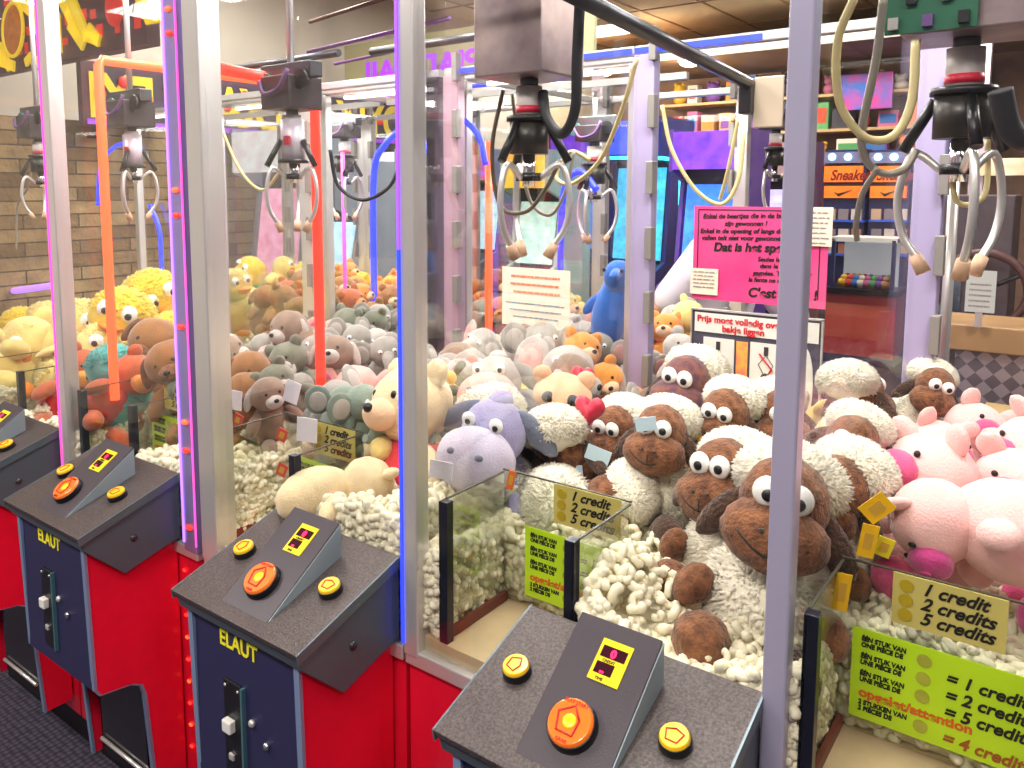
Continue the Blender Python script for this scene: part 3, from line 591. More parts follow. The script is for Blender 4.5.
def pig(c1=PINKF, c2=HOTP, kind='plush_pig'):
    e = proto(kind)
    b = MB(); b.ell((0, .015, .085), (.082, .076, .095), u=26, v=18, nz=.05, ns=9); b.ell((0, -.008, .19), (.070, .064, .062), u=26, v=18, nz=.04, ns=10); b.build('body', c1, e)
    sn = MB().ell((0, -.073, .182), (.036, .024, .031), nz=.05, ns=10).build('snout', c2, e)
    for s in (-1, 1):
        MB().ell((s * .012, -.0965, .186), (.0045, .003, .007), u=8, v=6).build('nostril', MAGP, sn)
        MB().ell((s * .048, -.02, .247), (.022, .010, .028), RY(s * .5) @ RX(.5), nz=.06).build('ear', c1, e)
        MB().ell((s * .048, -.082, .03), (.031, .036, .030), nz=.08, ns=10).build('foot', c2, e)
        MB().ell((s * .086, -.032, .115), (.022, .024, .030), RY(-s * .7), nz=.06).build('hand', c1, e)
    eyes(e, .026, -.066, .212, .0055, white=False)
    MB().tube(bez([(0, .088, .06), (.006, .098, .066), (0, .10, .072), (-.005, .098, .078)], 12), .004, 6).build('tail', c1, e)
    return e, Vector((0, -.05, .19)), .14
def bear(c1, muz, shirt=None, earl=False, kind='plush_bear', patch=None):
    e = proto(kind)
    MB().ell((0, .01, .08), (.062, .055, .08), nz=.06, ns=9).build('body', c1, e)
    if shirt: MB().ell((0, .009, .088), (.066, .060, .066), nz=.05, ns=9).build('shirt', shirt, e)
    MB().ell((0, -.005, .19), (.064, .056, .056), nz=.05, ns=9, u=24, v=16).build('head', c1, e)
    mz = MB().ell((0, -.058, .175), (.030, .024, .023), nz=.04).build('muzzle', muz, e)
    MB().ell((0, -.080, .184), (.009, .006, .007), u=12, v=8).build('nose', BLACK, mz)
    if patch:
        for s in (-1, 1): MB().ell((s * .024, -.048, .204), (.016, .010, .014), u=12, v=8).build('eye_patch', patch, e)
    eyes(e, .022, -.058 if patch else -.053, .203, .0065, white=False)
    for s in (-1, 1):
        if earl: MB().ell((s * .066, 0, .185), (.015, .011, .040), RY(-s * .35), nz=.06).build('ear', muz if muz is not c1 else DBROWN, e)
        else: MB().ell((s * .047, .0, .236), (.021, .012, .021), nz=.06).build('ear', c1, e)
        MB().ell((s * .072, -.03, .105), (.020, .024, .042), RY(-s * .7) @ RX(-.4), nz=.06).build('arm', c1, e)
        MB().ell((s * .045, -.072, .03), (.028, .050, .027), RZ(s * .3), nz=.06).build('leg', c1, e)
    return e, Vector((0, -.04, .19)), .13
def elephant(c1, c2):
    e = proto('plush_elephant')
    MB().ell((0, .015, .08), (.068, .062, .082), nz=.07, ns=9).build('body', c1, e)
    MB().ell((0, -.01, .19), (.058, .054, .056), nz=.05, ns=9, u=24, v=16).build('head', c1, e)
    MB().tube(bez([(0, -.05, .19), (0, -.085, .175), (0, -.10, .14), (0, -.11, .115), (0, -.13, .118)], 20), [.024 - .0006 * i for i in range(21)], 12).build('trunk', c1, e)
    eyes(e, .026, -.055, .207, .009)
    for s in (-1, 1):
        er = MB().ell((s * .085, .0, .19), (.042, .010, .048), RZ(s * .35), nz=.08, ns=9).build('ear', c1, e)
        MB().ell((s * .086, -.008, .188), (.028, .006, .033), RZ(s * .35)).build('ear_lining', c2, er)
        MB().ell((s * .046, -.07, .03), (.028, .038, .028), nz=.06).build('foot', c1, e)
        MB().ell((s * .074, -.03, .09), (.021, .024, .038), RY(-s * .6), nz=.06).build('arm', c1, e)
    return e, Vector((0, -.04, .19)), .15
def hippo(c1, c2, c3):
    e = proto('plush_hippo')
    MB().ell((0, .015, .085), (.07, .062, .09), nz=.06, ns=9).build('body', c1, e)
    MB().ell((0, -.005, .205), (.050, .052, .052), nz=.05, ns=9, u=24, v=16).build('head', c1, e)
    mz = MB().ell((0, -.062, .182), (.060, .048, .050), nz=.04, ns=8, u=24, v=16).build('muzzle', c2, e)
    for s in (-1, 1):
        MB().ell((s * .022, -.100, .205), (.007, .005, .005), u=8, v=6).build('nostril', c3, mz)
        MB().ell((s * .062, .01, .215), (.018, .011, .044), RY(s * 2.2), nz=.08).build('ear', c3, e)
        MB().ell((s * .046, -.07, .03), (.028, .040, .028), nz=.06).build('foot', c1, e)
        MB().ell((s * .076, -.035, .10), (.021, .026, .042), RY(-s * .6), nz=.06).build('arm', c1, e)
    eyes(e, .022, -.050, .236, .011)
    MB().ell((0, .012, .252), (.018, .026, .014), nz=.1, ns=30).build('forelock', c1, e)
    return e, Vector((0, -.05, .20)), .125
def chick(c1, c2=None):
    e = proto('plush_chick')
    MB().ell((0, .01, .075), (.074, .070, .078), nz=.07, ns=9).tufts((0, .01, .075), (.074, .07, .078), 500, .01, .005, seed=8).build('body', c1, e)
    MB().ell((0, -.01, .185), (.068, .062, .062), nz=.06, ns=9, u=24, v=16).tufts((0, -.01, .19), (.066, .06, .058), 500, .01, .005, seed=9, zmin=.1).build('head', c1, e)
    bk = MB(); bk.ell((0, -.078, .176), (.026, .026, .009)); bk.ell((0, -.072, .166), (.022, .020, .007)); bk.build('beak', mat('orange_beak', 'f08a20', .6), e)
    eyes(e, .024, -.060, .205, .018)
    if c2: MB().tube([(math.cos(t) * .052, math.sin(t) * .05, .132 + .004 * math.sin(5 * t)) for t in [i * 2 * PI / 24 for i in range(25)]], .014, 8).build('collar', c2, e)
    for s in (-1, 1):
        MB().ell((s * .076, -.0, .09), (.012, .035, .038), RY(-s * .3), nz=.08).build('wing', c1, e)
        MB().ell((s * .035, -.075, .016), (.022, .032, .012), nz=.05).build('foot', mat('orange_beak', '', .6), e)
    return e, Vector((0, -.04, .188)), .14
GREY = fur('grey_plush', 'a8a49c'); LGREY = fur('light_grey_plush', 'c6beb6'); GGREEN = fur('grey_green_plush', '8a9a8c'); LAV = fur('lavender_plush', 'a8a2cc'); PLAV = fur('pale_lavender_plush', 'cdc4da')
PEACH = fur('peach_plush', 'f6c8a0'); PEACHP = fur('peach_pink_plush', 'f4b8ae'); YELF = fur('yellow_plush', 'f6d23c'); PYEL = fur('pale_yellow_plush', 'f8de88'); ORF = fur('orange_plush', 'f09a3c')
BRF = fur('tan_brown_plush', 'a86e34', .35); GREENF = fur('green_plush', '28a860'); REDF = fur('red_plush', 'e03438'); TEAL = fur('teal_plush', '48b8b4'); SAND = fur('sand_plush', 'eed6a8'); DGREY = fur('charcoal_plush', '55555e'); BLUEF = fur('blue_plush', '1c74e0'); TAUPE = fur('taupe_plush', '9a7f6c', .3); OLIVE = fur('mud_green_plush', '7f8470', .3); RUST = fur('rust_plush', 'c45a28', .3)
PROTO = {}
def get(key):
    if key not in PROTO:
        PROTO[key] = [*{
            'sheep': lambda: sheep(), 'sheep_m': lambda: sheep(MAUVEF), 'sheep_black': lambda: sheep(DGREY), 'pig': lambda: pig(), 'pig_m': lambda: pig(PINKF, MAGP),
            'bear_sand': lambda: bear(SAND, SAND), 'bear_red': lambda: bear(SAND, PEACH, REDF), 'bear_peach': lambda: bear(PEACHP, PEACH, None), 'bear_patch': lambda: bear(PEACH, SAND, None, patch=DGREY), 'bear_yel': lambda: bear(PYEL, PEACH, None),
            'bear_or': lambda: bear(ORF, PEACH, None), 'dog_br': lambda: bear(BRF, BROWNF, None, True, 'plush_dog'), 'dog_tan': lambda: bear(TAUPE, LGREY, None, True, 'plush_dog'), 'bear_rust': lambda: bear(RUST, ORF, REDF), 'bear_br': lambda: bear(BRF, SAND, None),
            'ele_grey': lambda: elephant(GREY, LGREY), 'ele_pink': lambda: elephant(PEACHP, HOTP), 'ele_green': lambda: elephant(GGREEN, LGREY), 'mouse': lambda: bear(LGREY, WHITEF, None, False, 'plush_mouse'), 'ele_lg': lambda: elephant(LGREY, PEACHP), 'bear_olive': lambda: bear(OLIVE, LGREY), 
            'hippo_lav': lambda: hippo(LAV, PLAV, DSTEELF), 'hippo_pk': lambda: hippo(LGREY, PEACHP, GREY), 'chick': lambda: chick(YELF, GREENF), 'chick_p': lambda: chick(PYEL), 'chick_teal': lambda: chick(TEAL), 
        }[key](), False]
    return PROTO[key]
WHITEF = fur('white_plush', 'f0ece4', .1); DSTEELF = fur('slate_plush', '6f7688')
def putw(key, P, size, label, cat, group=None, yaw=0, roll=0, pitch=0, by='head', spin=0):
    """P = where the head centre goes (by='head') or the seat (by='base'); size = head width in m"""
    pr = get(key); e, hc, hw = pr[0], pr[1], pr[2]
    if pr[3] is False: pr[3] = True; o = e
    else: o = copytree(e)
    s = size / hw; P = Vector(P)
    face = math.atan2(P.x, -P.y) if False else math.atan2(-P.x, P.y)
    R = Euler((pitch, roll, face * 1.0 + yaw), 'XYZ')
    R = (Matrix.Rotation(face + yaw, 3, 'Z') @ Matrix.Rotation(roll, 3, 'Y') @ Matrix.Rotation(pitch, 3, 'X') @ Matrix.Rotation(spin, 3, 'Z'))
    o.rotation_euler = R.to_euler(); o.scale = (s, s, s)
    o.location = P - (R @ (hc * s)) if by == 'head' else P
    for k in ('label', 'category', 'group'):
        if k in o.keys(): del o[k]
    tag(o, label, cat, group); return o
def put(key, px, py, Y, wpx, label, cat, group=None, yaw=0, roll=0, pitch=0, spin=0):
    P = at(px, py, Y); return putw(key, P, wpx / FPX * depth(P), label, cat, group, yaw, roll, pitch, 'head', spin)
g = 'brown faced plush sheep'
put('sheep', 778, 522, 1.17, 106, 'largest plush sheep facing the glass, half behind the lilac post', 'plush sheep', g, -.12, .16, -.16)
put('sheep', 716, 487, 1.27, 80, 'plush sheep with its nose turned left beside the largest sheep', 'plush sheep', g, -.5, -.05, -.15)
put('sheep', 656, 444, 1.42, 64, 'plush sheep looking out above the tan credit card', 'plush sheep', g, -.3, .05, -.1)
put('sheep', 611, 440, 1.5, 54, 'plush sheep tucked behind and left of the one above the credit card', 'plush sheep', g, -.5, 0, .1)
put('sheep_m', 680, 392, 1.68, 60, 'mauve faced plush sheep highest in the heap beneath the pink poster', 'plush sheep', g, -.45, .1, 0)
put('sheep', 720, 425, 1.54, 58, 'plush sheep in front of the prize rule notice looking left', 'plush sheep', g, -.4, .1, .1)
put('sheep', 846, 452, 1.45, 60, 'plush sheep right of the lilac post with large eyes beside the pink pig', 'plush sheep', g, -.15, .35, .1)
put('sheep', 824, 502, 1.30, 78, 'plush sheep just right of the lilac post leaning on the largest sheep', 'plush sheep', g, -.5, .3, .1)
put('sheep', 866, 400, 1.72, 54, 'plush sheep turned away showing its woolly back near the rear post', 'plush sheep', g, 2.6, .2, .2)
put('sheep', 782, 425, 1.62, 55, 'plush sheep mostly hidden behind the lilac post', 'plush sheep', g, .2, 0, .1)
put('sheep_black', 524, 430, 1.46, 70, 'cream plush sheep with dark grey floppy ear in the centre', 'plush sheep', g, 2.3, .3, .1)
put('sheep', 934, 395, 1.80, 44, 'small plush sheep in the gap right of the lilac rear post', 'plush sheep', g, .3, .3, .1)
put('sheep', 598, 505, 1.38, 60, 'plush sheep lying behind the tan credit card', 'plush sheep', g, -1.2, .8, .3)
put('sheep', 575, 455, 1.45, 62, 'cream woolly sheep half sunk in foam left of the pair', 'plush sheep', g, 2.6, .3, .4)
g = 'pink plush pigs'
put('pig', 908, 468, 1.48, 92, 'pale pink plush pig sitting upright with round hot pink snout', 'plush pig', g, -.75, -.15, -.35)
put('pig_m', 950, 452, 1.60, 66, 'pink plush pig leaning right behind the upright pig', 'plush pig', g, .6, .35, -.2)
put('pig', 1010, 452, 1.62, 80, 'pink plush pig lying at the far right rear', 'plush pig', g, -.9, -.9, 0)
put('pig', 1012, 490, 1.52, 84, 'plush pig with its hot pink snout pointing at the glass at right edge', 'plush pig', g, -.2, .1, -.1)
o = put('pig_m', 928, 546, 1.31, 92, 'largest pink plush pig lying on its side above the credit card', 'plush pig', g, 0, -1.4, 0, -.85)
put('pig', 985, 430, 1.76, 60, 'small pink plush pig highest at the right edge', 'plush pig', g, .3, .5, -.3)
put('bear_sand', 372, 500, 1.13, 62, 'sand coloured plush bear lying flat on the foam behind the third console', 'plush bear', None, .2, 1.35, 0, 1.2)
# middle group (third machine's right side)
put('bear_red', 392, 404, 1.24, 92, 'large sand coloured bear with red sweater cut by the centre post', 'plush bear', None, -.95, -.15, -.2)
put('bear_yel', 446, 412, 1.36, 56, 'yellow plush bear face down behind the centre post', 'plush bear', None, .7, .9, .5)
put('hippo_lav', 480, 446, 1.25, 86, 'lavender plush hippo with pale muzzle right of the centre post', 'plush hippo', None, -.45, .12, .05)
put('hippo_pk', 489, 388, 1.42, 66, 'pink nosed grey plush hippo perched on top of the lavender hippo', 'plush hippo', None, -.3, -.05, -.1)
put('bear_patch', 560, 404, 1.50, 62, 'peach plush bear with dark eye patches below the white notice', 'plush bear', None, -.1, .1, .1)
put('ele_lg', 566, 372, 1.66, 72, 'light grey plush elephant below the white notice holding a red heart', 'plush elephant', None, -.2, .3, -.2)
put('bear_or', 588, 350, 1.78, 42, 'small orange plush bear on top of the light grey elephant', 'plush bear', None, .5, .3, -.2)
put('bear_or', 607, 383, 1.72, 40, 'orange plush bear squeezed beside the rear lilac post', 'plush bear', None, .2, -.5, .1)
put('bear_yel', 520, 402, 1.62, 42, 'small yellow plush bear between hippo and eye patch bear', 'plush bear', None, .2, 0, 0)
put('dog_tan', 516, 352, 1.80, 60, 'taupe plush dog under the left edge of the white notice', 'plush dog', None, -.6, .2, 0)
put('ele_grey', 545, 342, 1.76, 50, 'grey plush elephant under the right edge of the white notice', 'plush elephant', None, .3, .1, 0)
put('bear_peach', 338, 372, 1.62, 60, 'peach pink plush bear right behind the red tube', 'plush bear', None, .2, 0, 0)
put('bear_peach', 352, 418, 1.34, 54, 'peach pink plush bear behind the third machine price cards', 'plush bear', None, .6, .4, 0)
put('ele_pink', 352, 390, 1.5, 60, 'pink plush elephant next to the sand coloured bear', 'plush elephant', None, -.4, 0, 0)
def heart(px, py, Y, w_, label):
    c = at(px, py, Y); s = w_ / 2
    P = []
    for i in range(28):
        t = i * 2 * PI / 28; P.append((16 * math.sin(t) ** 3 / 16 * s, (13 * math.cos(t) - 5 * math.cos(2 * t) - 2 * math.cos(3 * t) - math.cos(4 * t)) / 16 * s))
    b = MB(); vs = [(c.x + x, c.y, c.z + z) for x, z in P] + [(c.x + x * .75, c.y - .012, c.z + z * .75) for x, z in P] + [(c.x + x * .75, c.y + .012, c.z + z * .75) for x, z in P]
    n = 28; fs = [(i, (i + 1) % n, (i + 1) % n + n, i + n) for i in range(n)] + [((i + 1) % n, i, i + 2 * n, (i + 1) % n + 2 * n) for i in range(n)] + [tuple(range(n, 2 * n)), tuple(reversed(range(2 * n, 3 * n)))]
    b.add(vs, fs, True); tag(b.build('plush_heart', REDHEART), label, 'plush heart')
REDHEART = mat('crimson_satin', 'c4183c', .4, sheen=.3)
heart(590, 409, 1.43, .072, 'crimson satin heart beside the eye patch bear'); heart(583, 376, 1.57, .06, 'crimson satin heart held by the light grey elephant')
# second machine: yellow plush
for a in (('chick', 118, 318, 1.38, 66, 'yellow plush chick with green collar and big eyes left of purple post', 'plush chick', -.3, .3, 0),
          ('chick', 158, 300, 1.62, 62, 'yellow plush chick highest in the second machine', 'plush chick', .5, -.5, .2),
          ('chick_p', 88, 330, 1.5, 60, 'pale yellow plush chick behind the orange tube', 'plush chick', .4, .8, .2),
          ('dog_br', 148, 346, 1.32, 56, 'brown plush dog under the yellow chicks', 'plush dog', -.5, .5, .1),
          ('dog_br', 168, 366, 1.2, 52, 'brown plush dog nearest the purple post', 'plush dog', -.2, -.4, .1),
          ('bear_rust', 142, 378, 1.2, 48, 'rust coloured plush bear above the foam left of the purple post', 'plush bear', .5, .8, .1),
          ('chick_teal', 116, 366, 1.2, 50, 'teal plush chick behind the orange tube', 'plush chick', 2.8, .2, .2),
          ('bear_rust', 86, 372, 1.18, 46, 'rust coloured plush bear beside the left post', 'plush bear', .3, .5, .1),
          ('bear_yel', 64, 358, 1.42, 62, 'pale yellow plush bear behind the left post', 'plush bear', .9, 1.2, .2),
          ('chick', 135, 345, 1.62, 60, 'yellow plush chick low between purple post and dog', 'plush chick', .2, .3, 0),
          ('chick_p', 100, 352, 1.3, 58, 'pale yellow plush chick above the teal chick', 'plush chick', -.3, .9, 0),
          ('chick', 172, 335, 1.5, 50, 'yellow plush chick half hidden by the purple post', 'plush chick', 0, 0, 0)):
    put(a[0], a[1], a[2], a[3], a[4], a[5], a[6], None, *a[7:])
for a in (('bear_yel', 42, 350, 1.45, 66, 'pale yellow plush bear lying on foam in the far left machine', 'plush bear', .8, 1.3, .2),
          ('chick_p', 24, 352, 1.3, 56, 'pale yellow plush chick at the left picture edge', 'plush chick', -.6, -1.2, .2),
          ('chick', 26, 326, 1.65, 42, 'small yellow plush chick rearmost in the far left machine', 'plush chick', .5, 0, 0),
          ('chick_p', 48, 322, 1.72, 44, 'pale yellow plush chick beside the rear of the left post', 'plush chick', 0, .3, 0)):
    put(a[0], a[1], a[2], a[3], a[4], a[5], a[6], None, *a[7:])
# heaps
ORD = ['first', 'second', 'third', 'fourth', 'fifth', 'sixth', 'seventh', 'eighth']
KN = {'ele_grey': 'grey plush elephant', 'ele_green': 'grey green plush elephant', 'ele_pink': 'pink plush elephant', 'ele_lg': 'light grey plush elephant', 'mouse': 'pale grey plush mouse', 'dog_br': 'brown plush dog', 'dog_tan': 'taupe plush dog', 'bear_rust': 'rust plush bear', 'bear_br': 'tan brown plush bear', 'bear_olive': 'mud green plush bear',
      'chick': 'yellow plush chick', 'chick_p': 'pale yellow plush chick', 'bear_or': 'orange plush bear', 'bear_yel': 'pale yellow plush bear', 'bear_peach': 'peach pink plush bear', 'ele_lg': 'light grey plush elephant'}
def heap(x0, x1, y0, y1, nx, ny, zb, rows, size, where, seed):
    r = random.Random(seed)
    for j in range(ny):
        for i in range(nx):
            k = r.choice(rows[min(j, len(rows) - 1)])
            x = x0 + (x1 - x0) * (i + .5) / nx + r.uniform(-.015, .015); y = y0 + (y1 - y0) * (j + .5) / ny + r.uniform(-.015, .015)
            z = zb + .05 * j / max(1, ny - 1) + r.uniform(-.02, .02)
            putw(k, (x, y, z), size * r.uniform(.9, 1.15), f'{KN[k]} {where}, {ORD[j]} row, {ORD[i]} from left', 'plush ' + KN[k].split()[-1], 'plush heap ' + where, r.uniform(-1.1, 1.1), r.uniform(-.7, .7), r.uniform(-.3, .3), 'base')
heap(-1.47, -1.10, 1.24, 1.84, 4, 6, .95, [['ele_green', 'ele_green', 'bear_olive'], ['dog_tan', 'ele_grey', 'bear_olive'], ['ele_pink', 'dog_tan', 'ele_lg'], ['ele_lg', 'ele_grey', 'bear_peach'], ['ele_lg', 'ele_grey', 'dog_tan'], ['ele_grey', 'ele_lg']], .112, 'in the third machine', 3)
heap(-1.08, -.95, 1.46, 1.84, 1, 3, .95, [['dog_tan', 'ele_grey']], .12, 'by the centre post', 9)
heap(-.86, -.68, 1.62, 1.83, 2, 2, .95, [['dog_tan', 'ele_grey']], .11, 'in the sheep machine rear', 5)
heap(-2.08, -1.62, 1.26, 1.84, 5, 6, .95, [['dog_br', 'ele_green', 'dog_tan'], ['ele_green', 'bear_olive', 'dog_tan', 'ele_grey'], ['ele_pink', 'dog_tan', 'ele_lg', 'bear_olive'], ['ele_grey', 'ele_lg', 'dog_tan'], ['ele_pink', 'ele_grey', 'bear_olive'], ['ele_lg', 'ele_grey', 'bear_olive']], .11, 'in the second machine', 11)
heap(-2.16, -1.62, 1.99, 2.72, 6, 5, .99, [['bear_br', 'ele_grey', 'bear_olive'], ['bear_br', 'dog_br', 'bear_olive'], ['bear_br', 'bear_rust', 'dog_tan'], ['dog_br', 'bear_or'], ['bear_br', 'dog_br']], .105, 'in back row beyond the pink elephants', 13)
heap(-2.79, -2.24, 1.99, 2.72, 6, 5, .99, [['bear_br', 'dog_br'], ['bear_rust', 'dog_br'], ['bear_br', 'bear_or'], ['bear_or', 'bear_br'], ['chick', 'bear_or']], .11, 'in back row by the stone wall', 17)
heap(-1.53, -1.02, 1.99, 2.72, 5, 5, .98, [['ele_grey', 'dog_tan', 'ele_lg'], ['dog_tan', 'ele_grey', 'mouse'], ['ele_lg', 'bear_or'], ['bear_yel', 'ele_lg']], .11, 'in back row beyond the white notice', 19)
heap(-3.40, -2.87, 1.99, 2.72, 3, 3, .98, [['chick_p', 'chick']], .14, 'in back row at far left', 21)
heap(-.62, -.36, 1.50, 1.83, 3, 3, .90, [['bear_yel']], .11, 'low under the sheep', 23)
# dolphin
e = empty('plush_dolphin', at(614, 318, 2.2), 'bright blue plush dolphin standing behind the rear lilac post', 'plush dolphin')
c = at(612, 312, 2.2)
MB().ell(c, (.062, .05, .125), RY(.25), nz=.05, ns=8).build('body', BLUEF, e)
MB().ell(c + Vector((.03, -.02, .115)), (.045, .045, .05), nz=.04).build('head', BLUEF, e)
MB().tube([c + Vector((.04, -.05, .125)), c + Vector((.05, -.10, .115))], [.02, .008], 10).build('snout', BLUEF, e)
for s_ in (-1, 1):
    MB().ell(c + Vector((s_ * .065, -.01, .02)), (.045, .01, .018), RY(s_ * .8)).build('fin', BLUEF, e)
    MB().ell(c + Vector((s_ * .035 - .03, 0, -.14)), (.045, .012, .02), RY(s_ * -.6)).build('tail_fluke', BLUEF, e)
    MB().ell(c + Vector((.03 + s_ * .03, -.055, .135)), (.006, .004, .006)).build('eye', BLACK, e)
# paper swing tags
def swing(px, py, Y, w_, h_, m, label, rot=.4):
    c = at(px, py, Y); b = MB(); M_ = Matrix.Translation(c) @ RZ(.35) @ RY(rot); b.box((-w_ / 2, -.001, -h_ / 2), (w_ / 2, .001, h_ / 2), M_)
    o = b.build('swing_tag', m); tag(o, label, 'tag', 'paper swing tags on the plush')
    if m is WT or m.name == 'white_tag': return
    q = MB(); q.box((-w_ / 4, -.0018, -h_ / 4), (w_ / 4, -.001, h_ / 4), M_ ); OFF[o.name] = Vector((0, 0, 0)); q.build('printed_patch', mat('tag_print', 'd8a83c', .5), o)
YT = mat('yellow_tag', 'f6c01c', .4); WT = mat('pale_blue_tag', 'cfeaf8', .35)
swing(877, 508, 1.2, .030, .040, YT, 'yellow tag between the sheep and upright pig', .8); swing(868, 541, 1.19, .022, .048, YT, 'narrow yellow tag above the chute corner', .15)
swing(842, 592, 1.17, .020, .055, YT, 'narrow yellow tag inside the clear chute panel', .1); swing(884, 547, 1.22, .022, .028, mat('lemon_tag', 'eedc28', .4), 'lemon tag in front of the large lying pig', .3)
swing(646, 424, 1.36, .040, .026, WT, 'pale blue tag across the sheep eyes', -.2); swing(598, 455, 1.4, .050, .03, WT, 'pale blue tag left of the sheep pair', .3); swing(572, 472, 1.4, .045, .028, WT, 'lower pale blue tag beside the cream wool', -.1)
swing(441, 470, 1.1, .045, .034, mat('white_tag', 'f4f0f8', .4), 'white tag on the red sweater', .1); swing(511, 480, 1.13, .013, .035, mat('orange_tag', 'e8742c', .4), 'small orange tag on the lavender hippo', .2)
swing(702, 437, 1.5, .018, .02, YT, 'tiny yellow tag between two sheep', .4); swing(234, 400, 1.2, .045, .05, mat('white_tag', '', .4), 'white tag beside the silver post', .1); swing(292, 392, 1.25, .04, .055, mat('white_tag', '', .4), 'white tag on the taupe plush heap', .3); swing(307, 430, 1.15, .05, .055, mat('white_tag', '', .4), 'white tag left of the tan credit card', 0.05)
for k, (px, py) in enumerate(((356, 455), (282, 435), (238, 420))): swing(px if k else 282, py if k else 470, 1.16, .025, .03, mat('red_tag', 'd8503c', .4), ['red tag low on the grey green plush', 'red tag in the middle of the grey green plush', 'red tag near the silver post'][k], .4)
# ------------------------------------------------------------------ packing peanuts
import numpy as np
def peanut_mesh():
    P = [Vector(p) for p in ((-.011, -.003, 0), (-.006, .003, .001), (0, .005, 0), (.006, .003, -.001), (.011, -.003, 0))]
    b = MB(); b.tube([P[0] - Vector((.003, .002, 0))] + P + [P[-1] + Vector((.003, -.002, 0))], [.003, .0072, .0078, .0068, .0078, .0072, .003], 6); return b
pm = peanut_mesh(); PV = np.array(pm.v); PF = pm.f
def xf(n, rng): 
    a = rng.normal(size=(n, 4)); a /= np.linalg.norm(a, axis=1)[:, None]; w_, x, y, z = a.T
    return np.stack([1 - 2 * (y * y + z * z), 2 * (x * y - z * w_), 2 * (x * z + y * w_), 2 * (x * y + z * w_), 1 - 2 * (x * x + z * z), 2 * (y * z - x * w_), 2 * (x * z - y * w_), 2 * (y * z + x * w_), 1 - 2 * (x * x + y * y)], 1).reshape(n, 3, 3)
rng = np.random.default_rng(5)
def peanuts(label, X0, X1, ch, Y0=1.0, Y1=1.85, zt=.955, hump=None, n_top=1500, bury=None, pick=0):
    a, b, yb = ch if ch else (X0, X0, Y0)
    pts = []
    bulk = MB(); zb = .817
    bulk.box((X0 + .02, (yb + .02) if ch else Y0 + .03, zb), (X1 - .02, Y1 - .01, zt - .028))
    if ch:
        if X1 - b > .06: bulk.box((b + .018, Y0 + .028, zb), (X1 - .02, yb + .02, zt - .028))
        if a - X0 > .06: bulk.box((X0 + .02, Y0 + .028, zb), (a - .018, yb + .02, zt - .028))
    def H(x, y): 
        h = zt + .012 * math.sin(x * 23 + y * 9) + .010 * math.sin(y * 31 - x * 7)
        if hump: h += hump(x, y)
        return h
    def ok(x, y): return not (ch and a - .012 < x < b + .012 and y < yb + .014)
    while len(pts) < n_top:
        x, y = rng.uniform(X0 + .012, X1 - .012), rng.uniform(Y0 + .022, Y1); 
        if ok(x, y): pts.append((x, y, H(x, y) - rng.uniform(0, .022)))
    def wall(xa, ya, xb, yb_, n):
        for _ in range(n):
            t = rng.uniform(); x = xa + (xb - xa) * t; y = ya + (yb_ - ya) * t; pts.append((x + rng.uniform(-.003, .003), y + rng.uniform(-.003, .003), zb + .008 + rng.uniform() * (H(x, y) - zb - .012)))
    dens = 26 * (zt - zb) / .0036 * .5
    D = lambda L: int(L * 1900 * (zt - zb) / .14)
    if ch:
        wall(a - .012, Y0 + .02, a - .012, yb, D(yb - Y0)); wall(b + .012, Y0 + .02, b + .012, yb, D(yb - Y0)); wall(a, yb + .018, b, yb + .018, D(b - a))
        if X1 - b > .05: wall(b + .02, Y0 + .022, X1 - .01, Y0 + .022, D(X1 - b))
        if a - X0 > .02: wall(X0 + .01, Y0 + .022, a - .01, Y0 + .022, D(a - X0))
    else: wall(X0 + .01, Y0 + .022, X1 - .01, Y0 + .022, D(X1 - X0))
    wall(X1 - .014, Y0 + .03, X1 - .014, Y1, D(Y1 - Y0)); wall(X0 + .014, Y0 + .03, X0 + .014, Y1, D(Y1 - Y0))
    pts = np.array(pts); n = len(pts); R = xf(n, rng); sc = rng.uniform(.75, 1.15, n)
    if pick:
        d = np.array([pts[i][1] * 1.0 + (0.8 if pts[i][2] < .9 else 0) + (0 if pts[i][0] > b else .12) for i in range(n)]); idx = np.argsort(d)[:pick]
        me = None
        for q, i in enumerate(idx):
            if PEAN_O.get('o') is None: o = pm.build('packing_peanut', PEAN); PEAN_O['o'] = o
            else: o = PEAN_O['o'].copy(); C.objects.link(o)
            M_ = Matrix([[*(R[i][0] * sc[i]), pts[i][0]], [*(R[i][1] * sc[i]), pts[i][1]], [*(R[i][2] * sc[i]), pts[i][2]], [0, 0, 0, 1]]); o.matrix_world = M_
            tag(o, 'cream foam packing peanut in the heap ' + label, 'packing peanut', 'foam peanuts in the heap ' + label)
        keep = np.setdiff1d(np.arange(n), idx); pts, R, sc = pts[keep], R[keep], sc[keep]; n = len(pts)
    V = (np.einsum('nij,vj->nvi', R, PV) * sc[:, None, None] + pts[:, None, :]).reshape(-1, 3)
    nv = len(PV); F = [tuple(i + k * nv for i in f) for k in range(n) for f in PF]
    s = MB(); s.v = [tuple(p) for p in V]; s.f = F; s.m = [0] * len(F); s.sm = [True] * len(F)
    k0 = len(s.v); s.v += bulk.v; s.f += [tuple(i + k0 for i in f) for f in bulk.f]; s.m += [0] * len(bulk.f); s.sm += [False] * len(bulk.f)
    tag(s.build('packing_peanuts', PEAN), 'bed of cream foam packing peanuts ' + label, 'packing peanuts', None, 'stuff')
PEAN_O = {}
hD = lambda x, y: .065 * math.exp(-((x + .57) / .08) ** 2 - ((y - 1.13) / .12) ** 2) - .012 * (x > -.5)
hC = lambda x, y: .07 * math.exp(-((x + 1.02) / .12) ** 2 - ((y - 1.1) / .15) ** 2)
peanuts('in front of the sheep', -.915, -.31, (-.866, -.597, 1.2), hump=hD, n_top=1700, pick=190)
